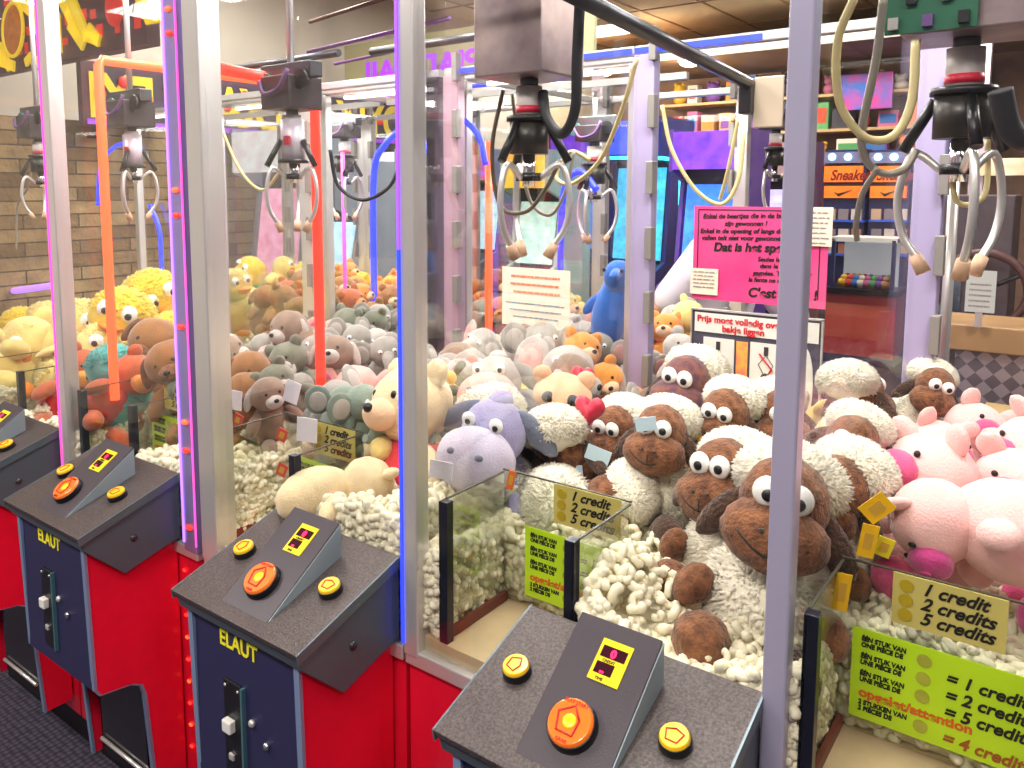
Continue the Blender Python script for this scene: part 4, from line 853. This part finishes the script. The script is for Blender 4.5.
peanuts('under the pink pigs', -.29, .33, (-.262, .02, 1.2), n_top=1500, zt=.97, pick=100)
peanuts('left of the centre chute', -1.53, -.935, (-1.515, -1.245, 1.2), hump=hC, n_top=1500, zt=.965)
peanuts('in the second machine', -2.17, -1.60, (-2.13, -1.86, 1.2), n_top=1100)
peanuts('in the far left machine', -2.79, -2.18, (-2.75, -2.48, 1.2), n_top=900)
for k, (x0, x1) in enumerate(((-3.44, -2.84), (-2.82, -2.21), (-2.19, -1.58), (-1.56, -.98))):
    peanuts(['in the far left back row machine', 'in the back row by the stone wall', 'in the back row beyond the elephants', 'in the back row beyond the white notice'][k], x0, x1, None, 1.95, 2.78, n_top=350, zt=.96)
# ------------------------------------------------------------------ the arcade behind
def bxo(p0, p1, name, m, parent, bevel=0): return MB().box(p0, p1).build(name, m, parent, bevel=bevel)
# mirrored marquee over the back row, left
PLUM = mat('marquee_plum', '4a2438', .5, emit=.15); MY = mat('marquee_yellow', 'ffdf1a', .4, emit=.3); MR = mat('marquee_red', 'e82c28', .4, emit=.25); MO = mat('marquee_orange', 'd97a10', .4, emit=.15, var=.4, vscale=25)
MY2 = mat('board_yellow', 'e8c81c', .5, emit=.3); MPU = mat('board_purple_print', '9a3cd0', .4, emit=.5)
MQ = empty('marquee_sign', (-4.3, 2.0, 2.24), 'plum and red marquee with yellow mirrored letters and round amber lamp at upper left', 'sign')
YM = 1.87
bxo((-5.1, YM, 2.2), (-3.17, YM + .06, 3.0), 'panel', PLUM, MQ)
rb = random.Random(4)
for i in range(24):
    for j in range(6):
        if rb.random() < .62:
            x = -5.05 + i * .078 + (j % 2) * .03; z = 2.27 + j * .085
            bxo((x, YM - .004, z), (x + rb.uniform(.03, .06), YM, z + rb.uniform(.03, .055)), 'red_brick', MR, MQ)
def mp(px, py, Y=YM - .006): return at(px, py, Y)
def stroke(pts, r, m, e, nm='letter', Y=YM - .008):
    P = [at(x, y, Y) for x, y in pts]
    b = MB()
    for a_, c_ in zip(P, P[1:]):
        d = (c_ - a_); d.normalize(); n_ = Vector((-d.z, 0, d.x)) * r; q = Vector((0, -.012, 0)); a1 = a_ - d * r * .6; c1 = c_ + d * r * .6
        b.add([a1 + n_, a1 - n_, c1 - n_, c1 + n_, a1 + n_ + q, a1 - n_ + q, c1 - n_ + q, c1 + n_ + q], [(0, 1, 2, 3), (4, 7, 6, 5), (0, 4, 5, 1), (1, 5, 6, 2), (2, 6, 7, 3), (3, 7, 4, 0)])
    return b.build(nm, m, e)
for pts in ([(2, 48), (10, 66)], [(15, -4), (30, 10), (33, 4), (44, 46)], [(52, -4), (58, 18), (60, 50), (51, 40), (46, 10)], [(72, 26), (84, 44)], [(72, -4), (88, 36), (99, 40), (91, 30)], [(140, -4), (150, 18), (162, 16), (160, -4)], [(30, -4), (46, 22), (50, 46)], [(60, -6), (70, 14), (78, 34)], [(0, 52), (4, 62), (14, 66)]): stroke(pts, .026, MY, MQ)
c = mp(14, 30, YM - .02); MB().ell(c, (.105, .02, .125), RY(.35), u=28).build('round_lamp', MO, MQ); MB().tube([c + (RY(.35) @ Vector((math.cos(t) * .11, -.005, math.sin(t) * .13))) for t in [i * 2 * PI / 30 for i in range(31)]], .009, 6).build('lamp_ring', MY, MQ)
c = mp(115, 5, YM - .02); MB().ell(c, (.075, .02, .09), RY(.35), u=24).build('red_lamp', MR, MQ)
for (px, py) in ((28, 62), (42, 58), (35, 66)): stroke([(px, py), (px + 4, py - 5)], .02, MY, MQ)
# boards on the far left side, reading backwards, running in depth
BX = -4.6
for k, (ya, yb, st, lab) in enumerate(((2.28, 2.85, 'IXE', 'dark board with backward yellow letters left of the purple post'), (3.12, 3.68, 'AXE', 'dark board with backward yellow letters right of the silver post'), (3.95, 5.1, 'AXIYO', 'dark board with backward yellow letters left of the blue lit centre post'))):
    e = empty('arcade_board', (BX, ya, 2.0), lab, 'sign', 'yellow lettered boards on the left')
    bxo((BX - .12, ya + .1, 1.9), (BX - .001, ya + .14, 2.3), 'bracket', DSTEEL, e)
    bxo((BX, ya, 1.96), (BX + .05, yb, 2.32), 'panel', mat('board_dark', '33203c', .5), e)
    text('letter', st[::-1], (BX + .055, ya + .03, 2.02), .34, MY2, e, rot=(PI / 2, 0, PI / 2), bold=.012, mirror=True, align='RIGHT', sx=.82 if k < 2 else .9)
    for q in range(4): MB().ell((BX + .06, ya + .1 + q * (yb - ya) / 4, 2.14 + (q % 2) * .08), (.01, .035, .035)).build('red_dot', MR, e)
    bxo((BX + .052, ya + .02, 1.97), (BX + .058, yb - .02, 2.0), 'purple_band', MPU, e)
# ledge with purple mirrored letters
YL = 4.5
e = empty('lit_ledge', (-4.2, YL, 2.3), 'white lit ledge carrying mirrored purple neon letters', 'sign'); la, lb = at(336, 97, YL), at(585, 75, YL)
bxo((la.x, YL, 2.335), (lb.x, YL + .1, 2.40), 'ledge', mat('warm_lit_white', 'fff0d8', .5, emit=1.0), e)
bxo((la.x, YL + .1, 2.40), (lb.x, YL + .14, 2.75), 'back_board', mat('olive_board', '9a9672', .6), e)
text('letter', 'PIADDAII', (at(482, 60, YL).x, YL - .01, 2.42), .215, mat('neon_violet_letter', '8e30dc', .4, emit=.7), e, bold=.008, mirror=True, sx=1.28)
MB().tube([(at(345, 100, YL).x, YL - .02, 2.315), (at(580, 80, YL).x, YL - .02, 2.315)], .014, 8).build('blue_tube', NB, e)
# prize booth
YB = 7.5
def bz(py, px, Y): return at(px, py, Y).z
e = empty('prize_booth', (-2.6, YB, 0), 'long prize booth with lit header and shelves of toys behind', 'booth')
bxo((-5.15, YB, 2.88), (1.4, YB + .12, 2.97), 'header', mat('warm_lit_white', '', .5), e)
bxo((-5.15, YB + .12, 2.95), (1.4, 9.6, 3.0), 'soffit', mat('soffit_brown', '7a5c44', .6, var=.3, vscale=3), e)
BOOTHW = mat('booth_back', '8a6a58', .7, var=.3, vscale=5)
bxo((-5.15, 9.6, 0), (1.4, 9.7, 2.96), 'back_wall', BOOTHW, e)
SHW = mat('shelf_wood', 'c9a878', .5)
for z in (2.62, 2.25, 1.9): bxo((-4.3, 9.2, z - .03), (-.9, 9.58, z), 'shelf', SHW, e)
for x in (-5.0, -4.3, -.85): bxo((x, YB + .02, 0), (x + .1, YB + .12, 2.88), 'column', mat('pale_column', 'c4b4c0', .5), e)
for k, (px, py) in enumerate(((603, 72), (690, 62), (560, 78))):
    p = atz(px, py, 2.92); t = empty('spot_lamp', (p.x, p.y, 2.92), ['round warm spot lamp glowing above the rear lilac post', 'round warm spot lamp under the beam above the pink poster', 'round warm spot lamp behind the black cable'][k], 'spot lamp')
    MB().cyl((p.x, p.y, 2.96), (p.x, p.y, 2.93), .13, 24).build('ring', WHITEM, t); MB().ell((p.x, p.y, 2.92), (.11, .11, .05)).build('bulb', mat('spot_bulb', 'fff0c8', .4, emit=9), t)
    l = bpy.data.lights.new('spot_lamp_light', 'POINT'); l.energy = 25; l.color = (1, .85, .6); l.shadow_soft_size = .1; lo = bpy.data.objects.new('spot_lamp_light', l); C.objects.link(lo); lo.location = (p.x, p.y, 2.8)
area('booth_light', (-2.6, 8.6, 2.82), (0, 0, 0), 2.8, .4, 35, (1, .88, .75))
r = random.Random(12); TOYC = ['e8b830', 'd8452c', '3c78c8', 'f0e6d8', 'c86a9a', '58a868', '7a4aa8', 'c89060', '40404a', 'f08c40']
for si, z in enumerate((2.62, 2.25, 1.9)):
    x = -4.2; k = 0
    while x < -1.0 and k < 14:
        w_ = r.uniform(.12, .26); h_ = r.uniform(.16, .3); cm_ = mat('toy_col_' + TOYC[(k * 3 + si) % 10], TOYC[(k * 3 + si) % 10], .6)
        shn = ['top', 'middle', 'lower'][si]
        if r.random() < .5:
            o = MB().box((x, 9.25, z), (x + w_, 9.4, z + h_)).build('toy_box', [cm_], None, bevel=.004); tag(o, f'boxed toy on the {shn} prize shelf, number {k + 1} from the left end', 'box', f'boxed toys on the {shn} prize shelf')
            OFF[o.name] = Vector((0, 0, 0)); bxo((x + .02, 9.245, z + h_ * .25), (x + w_ - .02, 9.25, z + h_ * .8), 'window', mat('toy_col_' + TOYC[(k * 7 + si + 4) % 10], TOYC[(k * 7 + si + 4) % 10], .6), o)
        else:
            o = MB().ell((x + w_ / 2, 9.32, z + h_ * .3), (w_ * .42, .08, h_ * .3), nz=.1).ell((x + w_ / 2, 9.30, z + h_ * .72), (w_ * .34, .07, h_ * .24), nz=.1).ell((x + w_ * .25, 9.3, z + h_ * .93), (w_ * .12, .03, h_ * .1)).ell((x + w_ * .75, 9.3, z + h_ * .93), (w_ * .12, .03, h_ * .1)).build('shelf_plush', cm_); tag(o, f'small soft toy on the {shn} prize shelf, number {k + 1} from the left end', 'plush toy', f'soft toys on the {shn} prize shelf')
        x += w_ + r.uniform(.02, .08); k += 1
p = at(822, 78, 9.2); q = at(898, 108, 9.2)
t = empty('prize_banner', (p.x, 9.15, q.z), 'pink and blue wavy picture box on the top prize shelf', 'picture box')
bxo((p.x + .5 if False else at(845, 0, 9.15).x, 9.12, q.z), (at(898, 0, 9.15).x, 9.18, p.z), 'panel', mat('wavy_pink', 'c83c98', .5, col2='2f6ad0', vscale=6), t)
# orange fronted prize cabinets, at about eight metres
def pxbox(x0, y0, x1, y1, Y, d, name, m, parent, bevel=0):
    a_ = at(x0, (y0 + y1) / 2, Y); b_ = at(x1, (y0 + y1) / 2, Y); za = at((x0 + x1) / 2, y1, Y).z; zb = at((x0 + x1) / 2, y0, Y).z
    return bxo((a_.x, Y, za), (b_.x, Y + d, zb), name, m, parent, bevel)
OR = mat('orange_backlit', 'f87a1c', .4, emit=.9, col2='e8481c', vscale=6); DBL = mat('cabinet_blue', '20285c', .4); 
for k, (x0, x1) in enumerate(((822, 864), (868, 908))):
    c0 = at(x0, 330, 8.5)
    t = empty('prize_cabinet', (c0.x, 8.5, 0), ['prize cabinet with orange backlit box fronts seen left of the cables', 'prize cabinet with orange backlit box fronts seen behind the cable loop'][k], 'cabinet', 'orange fronted prize cabinets')
    xa, xb = at(x0, 200, 8.5).x, at(x1, 200, 8.5).x; zt_ = at(x0, 150, 8.5).z
    bxo((xa, 8.55, 0), (xb, 8.95, zt_), 'cabinet_body', DBL, t, .005)
    pxbox(x0 + 2, 166, x1 - 2, 182, 8.5, .05, 'orange_panel', OR, t); pxbox(x0 + 2, 186, x1 - 2, 198, 8.5, .05, 'orange_panel', OR, t)
    o1 = pxbox(x0 + 1, 152, x1 - 1, 163, 8.5, .05, 'top_panel', mat('grey_violet_panel', '8a84a8', .4), t)
    for q in (x0 + 10, x0 + 26): 
        c1 = at(q, 157, 8.49); MB().ell(c1, (.035, .015, .035)).build('lamp', mat('cyan_lamp', '8fe8ff', .3, emit=5), t)
    c1 = at(x0 + 12, 192, 8.49); c2 = at(x0 + 30, 190, 8.49); MB().tube([c1, c1 + Vector((.04, 0, -.03)), c2], [.004, .016, .003], 6).build('tick_mark', BLACK, t)
    c1 = at(x0 + 8, 180, 8.49); text('panel_lettering', 'Sneaker', c1, .14, mat('dark_red_print', '8a2010', .5), t, shear=.3, bold=.004, sx=.8)
    for j, zz in enumerate((206, 226, 240)):
        pxbox(x0 + 1, zz + 14, x1 - 1, zz + 16, 8.48, .3, 'shelf', mat('blue_shelf', '2c58c8', .4, emit=.2), t)
        for q in range(3): pxbox(x0 + 3 + q * 13, zz + 3, x0 + 13 + q * 13, zz + 14, 8.5, .1, 'packet', mat('packet_%d' % ((q + j) % 4), ['c8a888', '8a8088', 'd8c8c0', 'b87860'][(q + j) % 4], .6), t)
# red counter with glass case
t = empty('red_counter', (-1.85, 7.9, 0), 'red counter with wavy front below a glass candy case', 'counter'); ca = at(826, 292, 7.9); cb = at(897, 292, 7.9)
bxo((ca.x, 7.9, .07), (cb.x, 8.3, ca.z), 'counter_body', mat('counter_red', 'c81c28', .35, col2='e0605a', vscale=2.5), t, .01)
bxo((ca.x, 7.88, .0), (cb.x, 8.3, .08), 'plinth', DBL, t); bxo((ca.x - .02, 7.86, ca.z), (cb.x + .02, 8.32, ca.z + .05), 'counter_top', BLACK, t)
bxo((ca.x + .04, 7.92, ca.z + .05), (cb.x - .04, 7.94, 1.15), 'case_glass', GLASS, t); bxo((ca.x + .02, 7.9, 1.13), (cb.x - .02, 8.3, 1.17), 'case_lid', WHITEM, t)
for x in (ca.x + .03, cb.x - .06): bxo((x, 7.9, ca.z + .05), (x + .03, 7.94, 1.15), 'case_post', DBL, t)
bxo((ca.x + .06, 8.26, ca.z + .05), (cb.x - .06, 8.28, 1.13), 'case_back', mat('case_back_white', 'cfd6dc', .4, emit=.3), t)
r = random.Random(3)
for k in range(16):
    x = ca.x + .12 + (k % 8) * (cb.x - ca.x - .24) / 7; y = 8.0 + (k // 8) * .13; cc = TOYC[k % 10]
    tag(MB().ell((x, y, ca.z + .095), (.045, .04, .045), nz=.2).ell((x + .01, y, ca.z + .14), (.03, .03, .03)).build('candy_toy', mat('toy_col_' + cc, cc, .6)), 'small coloured candy toy in the glass case on the red counter', 'toy', 'candy toys in the glass case')
# blue lit arcade cabinets in the centre
def arcade(px0, px1, pyt, Y, label, cb, scr, mar, pyb=None, grp='arcade cabinets behind the machines', es=.9):
    a_ = at(px0, 200, Y).x; b_ = at(px1, 200, Y).x; zt_ = at((px0 + px1) / 2, pyt, Y).z; d = .6
    t = empty('arcade_cabinet', ((a_ + b_) / 2, Y, 0), label, 'arcade cabinet', grp)
    side = [(Y, 0), (Y, .75), (Y - .18, .85), (Y - .16, .95), (Y + .12, 1.05), (Y + .2, zt_ - .35), (Y, zt_ - .28), (Y, zt_), (Y + d, zt_), (Y + d, 0)]
    MB().prism(side, 0, a_, a_ + .03).build('side_panel', cb, t); MB().prism(side, 0, b_ - .03, b_).build('side_panel', cb, t)
    bxo((a_ + .03, Y + .02, .02), (b_ - .03, Y + d - .02, .8), 'lower_body', cb, t)
    bxo((a_ + .03, Y + .22, .8), (b_ - .03, Y + d - .02, zt_ - .02), 'upper_body', mat('cabinet_black', '18161f', .4), t)
    MB().prism([(Y - .14, .86), (Y - .14, .93), (Y + .12, 1.03), (Y + .12, .9)], 0, a_ + .03, b_ - .03).build('control_panel', mat('cabinet_black', '', .4), t)
    MB().prism([(Y + .125, 1.06), (Y + .205, zt_ - .37), (Y + .22, zt_ - .37), (Y + .14, 1.06)], 0, a_ + .05, b_ - .05).build('screen', mat(scr[0], scr[1], .3, emit=es, col2=scr[2], vscale=14), t)
    bxo((a_ + .03, Y - .01, zt_ - .27), (b_ - .03, Y + .03, zt_ - .02), 'marquee', mat(mar[0], mar[1], .4, emit=es, col2=mar[2], vscale=9), t)
    for k in range(3): MB().ell((a_ + (b_ - a_) * (k + 1) / 4, Y - .02, .985), (.02, .02, .02)).build('knob', [MR, MY, NB][k], t)
    return t
VB = mat('cabinet_violet', '5c3c98', .4); 
arcade(668, 740, 128, 5.2, 'arcade cabinet with bright blue screen behind the cream cable loop', VB, ('screen_blue', '3c8cff', '10186a'), ('marquee_violet', '7a3ce0', '1c1048'))
arcade(600, 660, 118, 5.6, 'arcade cabinet with cyan screen behind the rear lilac post', mat('cabinet_navy', '1c2a78', .4), ('screen_cyan', '48c8f0', '141c70'), ('marquee_blue', '3c5cff', '30106a'))
arcade(742, 800, 140, 6.2, 'arcade cabinet with white and lilac screen left of the lilac post', mat('cabinet_plum', '4a2450', .4), ('screen_lilac', 'd8ccff', '6a50e8'), ('marquee_dusk', 'a08078', '6a5060'))
arcade(548, 598, 128, 6.4, 'dark arcade cabinet with purple marquee behind the centre claw', mat('cabinet_plum', '', .4), ('screen_blue', '', ''), ('marquee_violet', '', ''))
WC = mat('cabinet_white', '8e9aa6', .4)
arcade(232, 282, 128, 3.15, 'white arcade cabinet with pink picture beyond the silver post', WC, ('screen_pink', 'f4b0cc', 'c81e60'), ('marquee_white', 'f0f6f6', 'd04868'), es=.8)
arcade(345, 398, 150, 4.1, 'white arcade cabinet with pale cyan screen beyond the black loop', WC, ('screen_pale', 'c8f0fa', '3c7c9c'), ('marquee_white', '', ''), es=.9)
arcade(428, 490, 150, 5.75, 'pale arcade cabinet between the pink toned rear posts', WC, ('screen_pale', '', ''), ('marquee_pinkish', 'e86a9a', '5080e0'), es=.8)
arcade(500, 548, 150, 4.8, 'pale green arcade cabinet behind the orange tube', mat('cabinet_mint', 'bcd8cc', .4), ('screen_mint', 'c8f0e0', '70b8a8'), ('marquee_yel', 'f0c830', 'd05030'), es=.8)
arcade(300, 335, 160, 3.2, 'narrow pale arcade cabinet hidden behind the red tube', WC, ('screen_pale', '', ''), ('marquee_blue', '', ''), es=.8)
# right side: tread plate counter, racing seat panel, notices
t = empty('tread_plate_counter', at(990, 420, 6.1), 'low counter with diamond tread plate front and wooden top at right', 'counter')
def tread():
    m = bpy.data.materials.new('tread_plate'); m.use_nodes = True; nt = m.node_tree; b = nt.nodes['Principled BSDF']; b.inputs['Metallic'].default_value = .8; b.inputs['Roughness'].default_value = .4
    tc = nt.nodes.new('ShaderNodeTexCoord'); mp_ = nt.nodes.new('ShaderNodeMapping'); mp_.inputs['Rotation'].default_value = (0, PI / 4, 0); mp_.inputs['Scale'].default_value = (14, 1, 14)
    ck = nt.nodes.new('ShaderNodeTexChecker'); ck.inputs['Scale'].default_value = 1.0; ck.inputs['Color1'].default_value = (.5, .5, .55, 1); ck.inputs['Color2'].default_value = (.2, .2, .24, 1)
    nt.links.new(tc.outputs['Object'], mp_.inputs[0]); nt.links.new(mp_.outputs[0], ck.inputs[0]); nt.links.new(ck.outputs[0], b.inputs['Base Color']); return m
xa, xb = at(952, 400, 6.1).x, 1.3
za, zb_, zc_ = at(990, 428, 6.1).z, at(990, 352, 6.1).z, at(990, 326, 6.1).z
bxo((xa, 6.1, 0), (xb, 6.6, zb_), 'counter_body', tread(), t); bxo((xa - .1, 6.05, zb_), (xb, 6.65, zc_), 'counter_top', mat('counter_wood', 'b08a60', .5, var=.2, vscale=4), t, .01)
t = empty('racing_cabinet', (-.1, 6.9, 0), 'dark racing cabinet with round wheel seen above the wooden counter', 'arcade cabinet')
xa, xb = at(925, 250, 6.9).x, at(1012, 250, 6.9).x
bxo((xa, 6.9, 0), (xb, 7.5, at(960, 195, 6.9).z), 'cabinet_body', mat('racing_grey', '6a6068', .4, .2, var=.3, vscale=4), t, .01)
bxo((xa + .1, 6.88, at(960, 315, 6.9).z), (xb - .3, 6.9, at(960, 268, 6.9).z), 'screen', mat('racing_screen', '3a4250', .3, emit=.3, col2='8090a0', vscale=6), t)
c = at(983, 290, 6.78); MB().tube([c + Vector((math.cos(a_) * .27, 0, math.sin(a_) * .27)) for a_ in [i * 2 * PI / 32 for i in range(33)]], .03, 8).build('wheel_rim', mat('wheel_brown', '5a3a38', .5), t)
for a_ in (0.5, 2.6, 4.7): MB().tube([c, c + Vector((math.cos(a_) * .27, 0, math.sin(a_) * .27))], .018, 6).build('wheel_spoke', BLACK, t)
MB().cyl(c, c + Vector((0, .12, 0)), .04, 12).build('wheel_hub', BLACK, t)
e = card('paper_notice', 'grey white notice above the wooden counter at right', (at(965, 300, 6.0).x, 6.0, at(975, 312, 6.0).z), .165, .27, mat('grey_paper', 'c6cac6', .6)); lines(e, at(965, 300, 6.0).x + .02, at(965, 300, 6.0).x + .14, at(975, 285, 6).z, .035, 5, 5.997, mat('grey_ink', '', .6), .01)
bxo((at(965, 300, 6.0).x + .06, 6.001, zc_), (at(965, 300, 6.0).x + .1, 6.02, at(975, 300, 6.0).z), 'stand', STEEL, e)
t = empty('orange_poster', at(1005, 170, 6.85), 'orange and white lit strip sign at upper right behind the claw', 'sign')
p = at(945, 176, 7.55); q = at(1024, 158, 7.55)
bxo((p.x, 7.5, p.z), (q.x + .3, 7.56, q.z), 'panel', mat('orange_strip', 'e8a070', .5, emit=.4, col2='fff0e0', vscale=4), t)
e2 = empty('cardboard_box', (at(990, 440, 5.2).x, 5.2, 0), 'open box with yellow rim on the floor behind the pink pigs', 'box'); xa, xb = at(975, 440, 5.2).x, at(1060, 440, 5.2).x; zt_ = at(1000, 424, 5.2).z
bxo((xa, 5.2, 0), (xb, 5.7, zt_), 'box_body', mat('box_tan', 'b89a68', .7), e2); 
rm = MB().box((xa - .01, 5.19, zt_ - .03), (xb + .01, 5.2, zt_)).box((xa - .01, 5.19, 0), (xa + .03, 5.2, zt_)); rm.build('yellow_rim', mat('rim_yellow', 'e8b820', .5), e2)
t = empty('display_stand', (at(945, 300, 4).x, 4.0, 0), 'thin steel stand pole right of the rear lilac post', 'stand'); x = at(947, 300, 4).x
MB().cyl((x, 4, 0.02), (x, 4, 2.0), .022, 12).build('pole', STEEL, t); MB().cyl((x, 4, 0), (x, 4, .02), .15, 24).build('base', DSTEEL, t)
# person in a white shirt, seen past the poster
def skinned(name, V, E, R, m, parent, sub=2):
    me = bpy.data.meshes.new(name); off = OFF.get(parent.name, Vector((0, 0, 0))); me.from_pydata([tuple(Vector(v) - off) for v in V], E, []); o = bpy.data.objects.new(name, me); C.objects.link(o); o.parent = parent; OFF[o.name] = off
    sk = o.modifiers.new('skin', 'SKIN'); me.skin_vertices[0].data[0].use_root = True
    for i, r_ in enumerate(R): me.skin_vertices[0].data[i].radius = r_ if isinstance(r_, tuple) else (r_, r_)
    s_ = o.modifiers.new('sub', 'SUBSURF'); s_.levels = sub; s_.render_levels = sub
    sk.use_smooth_shade = True; me.materials.append(m); return o
Yp = 2.98
g0 = at(705, 300, Yp); px_, py_ = g0.x, Yp
t = empty('person', (px_, py_, 0), 'person in white shirt and blue jeans bending forward behind the pink poster', 'person')
B = lambda x, y, z: (px_ + x, py_ + y, z)
SK = mat('skin', 'd8a080', .5)
# stands in profile, facing right, back rounded, head lowered
V = [B(0, .03, .95), B(.02, .03, 1.13), B(.10, .03, 1.36), B(.17, .03, 1.42), B(.215, .03, 1.40), B(.27, .03, 1.335), B(.06, -.13, 1.36), B(-.045, -.17, 1.22), B(-.135, -.19, 1.13), B(.14, .19, 1.36), B(.24, .22, 1.12), B(.38, .18, 1.06), B(.0, -.07, .88), B(.03, -.08, .50), B(-.03, -.08, .08), B(.0, .13, .88), B(.05, .14, .50), B(.0, .14, .08)]
E_ = [(0, 1), (1, 2), (2, 3), (3, 4), (4, 5), (2, 6), (6, 7), (7, 8), (2, 9), (9, 10), (10, 11), (0, 12), (12, 13), (13, 14), (0, 15), (15, 16), (16, 17)]
skinned('body', V, E_, [.11, .10, .10, .055, .06, .085, .055, .042, .03, .055, .042, .03, .08, .055, .04, .08, .055, .04], SK, t)
skinned('shirt', [B(0, .03, .96), B(.02, .03, 1.13), B(.09, .03, 1.35), B(.155, .03, 1.40), B(.055, -.125, 1.36), B(-.04, -.165, 1.225), B(-.115, -.185, 1.15), B(.14, .18, 1.355), B(.235, .215, 1.14), B(.33, .19, 1.08)], [(0, 1), (1, 2), (2, 3), (2, 4), (4, 5), (5, 6), (2, 7), (7, 8), (8, 9)], [.15, .145, .135, .075, .088, .075, .055, .085, .07, .055], mat('white_shirt', 'e6e0ec', .7, bump=.4, bscale=9), t)
skinned('jeans', [B(0, .03, .93), B(0, -.07, .86), B(.03, -.08, .5), B(-.03, -.08, .12), B(0, .13, .86), B(.05, .14, .5), B(0, .14, .12)], [(0, 1), (1, 2), (2, 3), (0, 4), (4, 5), (5, 6)], [.15, .10, .075, .062, .10, .075, .062], mat('blue_jeans', '4a5f8a', .8), t)
for s_ in (-.08, .14): MB().ell(B(.04, s_, .04), (.13, .05, .042)).build('shoe', BLACK, t)
MB().ell(B(.255, .03, 1.36), (.10, .088, .092), RY(.5), nz=.05, ns=20).build('hair', mat('brown_hair', '5a3a28', .7), t)
for s_ in (-1, 1):
    MB().ell(B(.345, .03 + s_ * .032, 1.345), (.008, .012, .007)).build('eye', EYEW, t); MB().ell(B(.275, .03 + s_ * .083, 1.33), (.02, .012, .028)).build('ear', SK, t)
MB().ell(B(.36, .03, 1.32), (.018, .013, .022)).build('nose', SK, t); MB().ell(B(.338, .03, 1.285), (.006, .024, .006)).build('mouth', mat('lips', 'a85a50', .5), t)
hd = Vector(B(-.15, -.195, 1.115))
for k in range(4): MB().tube([hd + Vector((.006 - k * .002, .026 - k * .017, .004)), hd + Vector((-.014, .027 - k * .018, -.032)), hd + Vector((-.010, .026 - k * .018, -.060 + abs(k - 1.4) * .006))], [.010, .009, .007], 8).build('finger', SK, t)
MB().tube([hd + Vector((.012, .02, .0)), hd + Vector((.030, .026, -.022)), hd + Vector((.032, .024, -.042))], [.011, .010, .008], 8).build('thumb', SK, t)
# ------------------------------------------------------------------ lettering: font curves to meshes
dg = bpy.context.evaluated_depsgraph_get()
for o in [o for o in S.objects if o.type == 'FONT']:
    me = bpy.data.meshes.new_from_object(o.evaluated_get(dg)); nm = o.name
    n = bpy.data.objects.new('lettering', me); C.objects.link(n); n.parent = o.parent; n.location = o.location; n.rotation_euler = o.rotation_euler; n.scale = o.scale
    for k in ('label', 'category', 'group'):
        if k in o.keys(): n[k] = o[k]
    bpy.data.objects.remove(o); n.name = nm
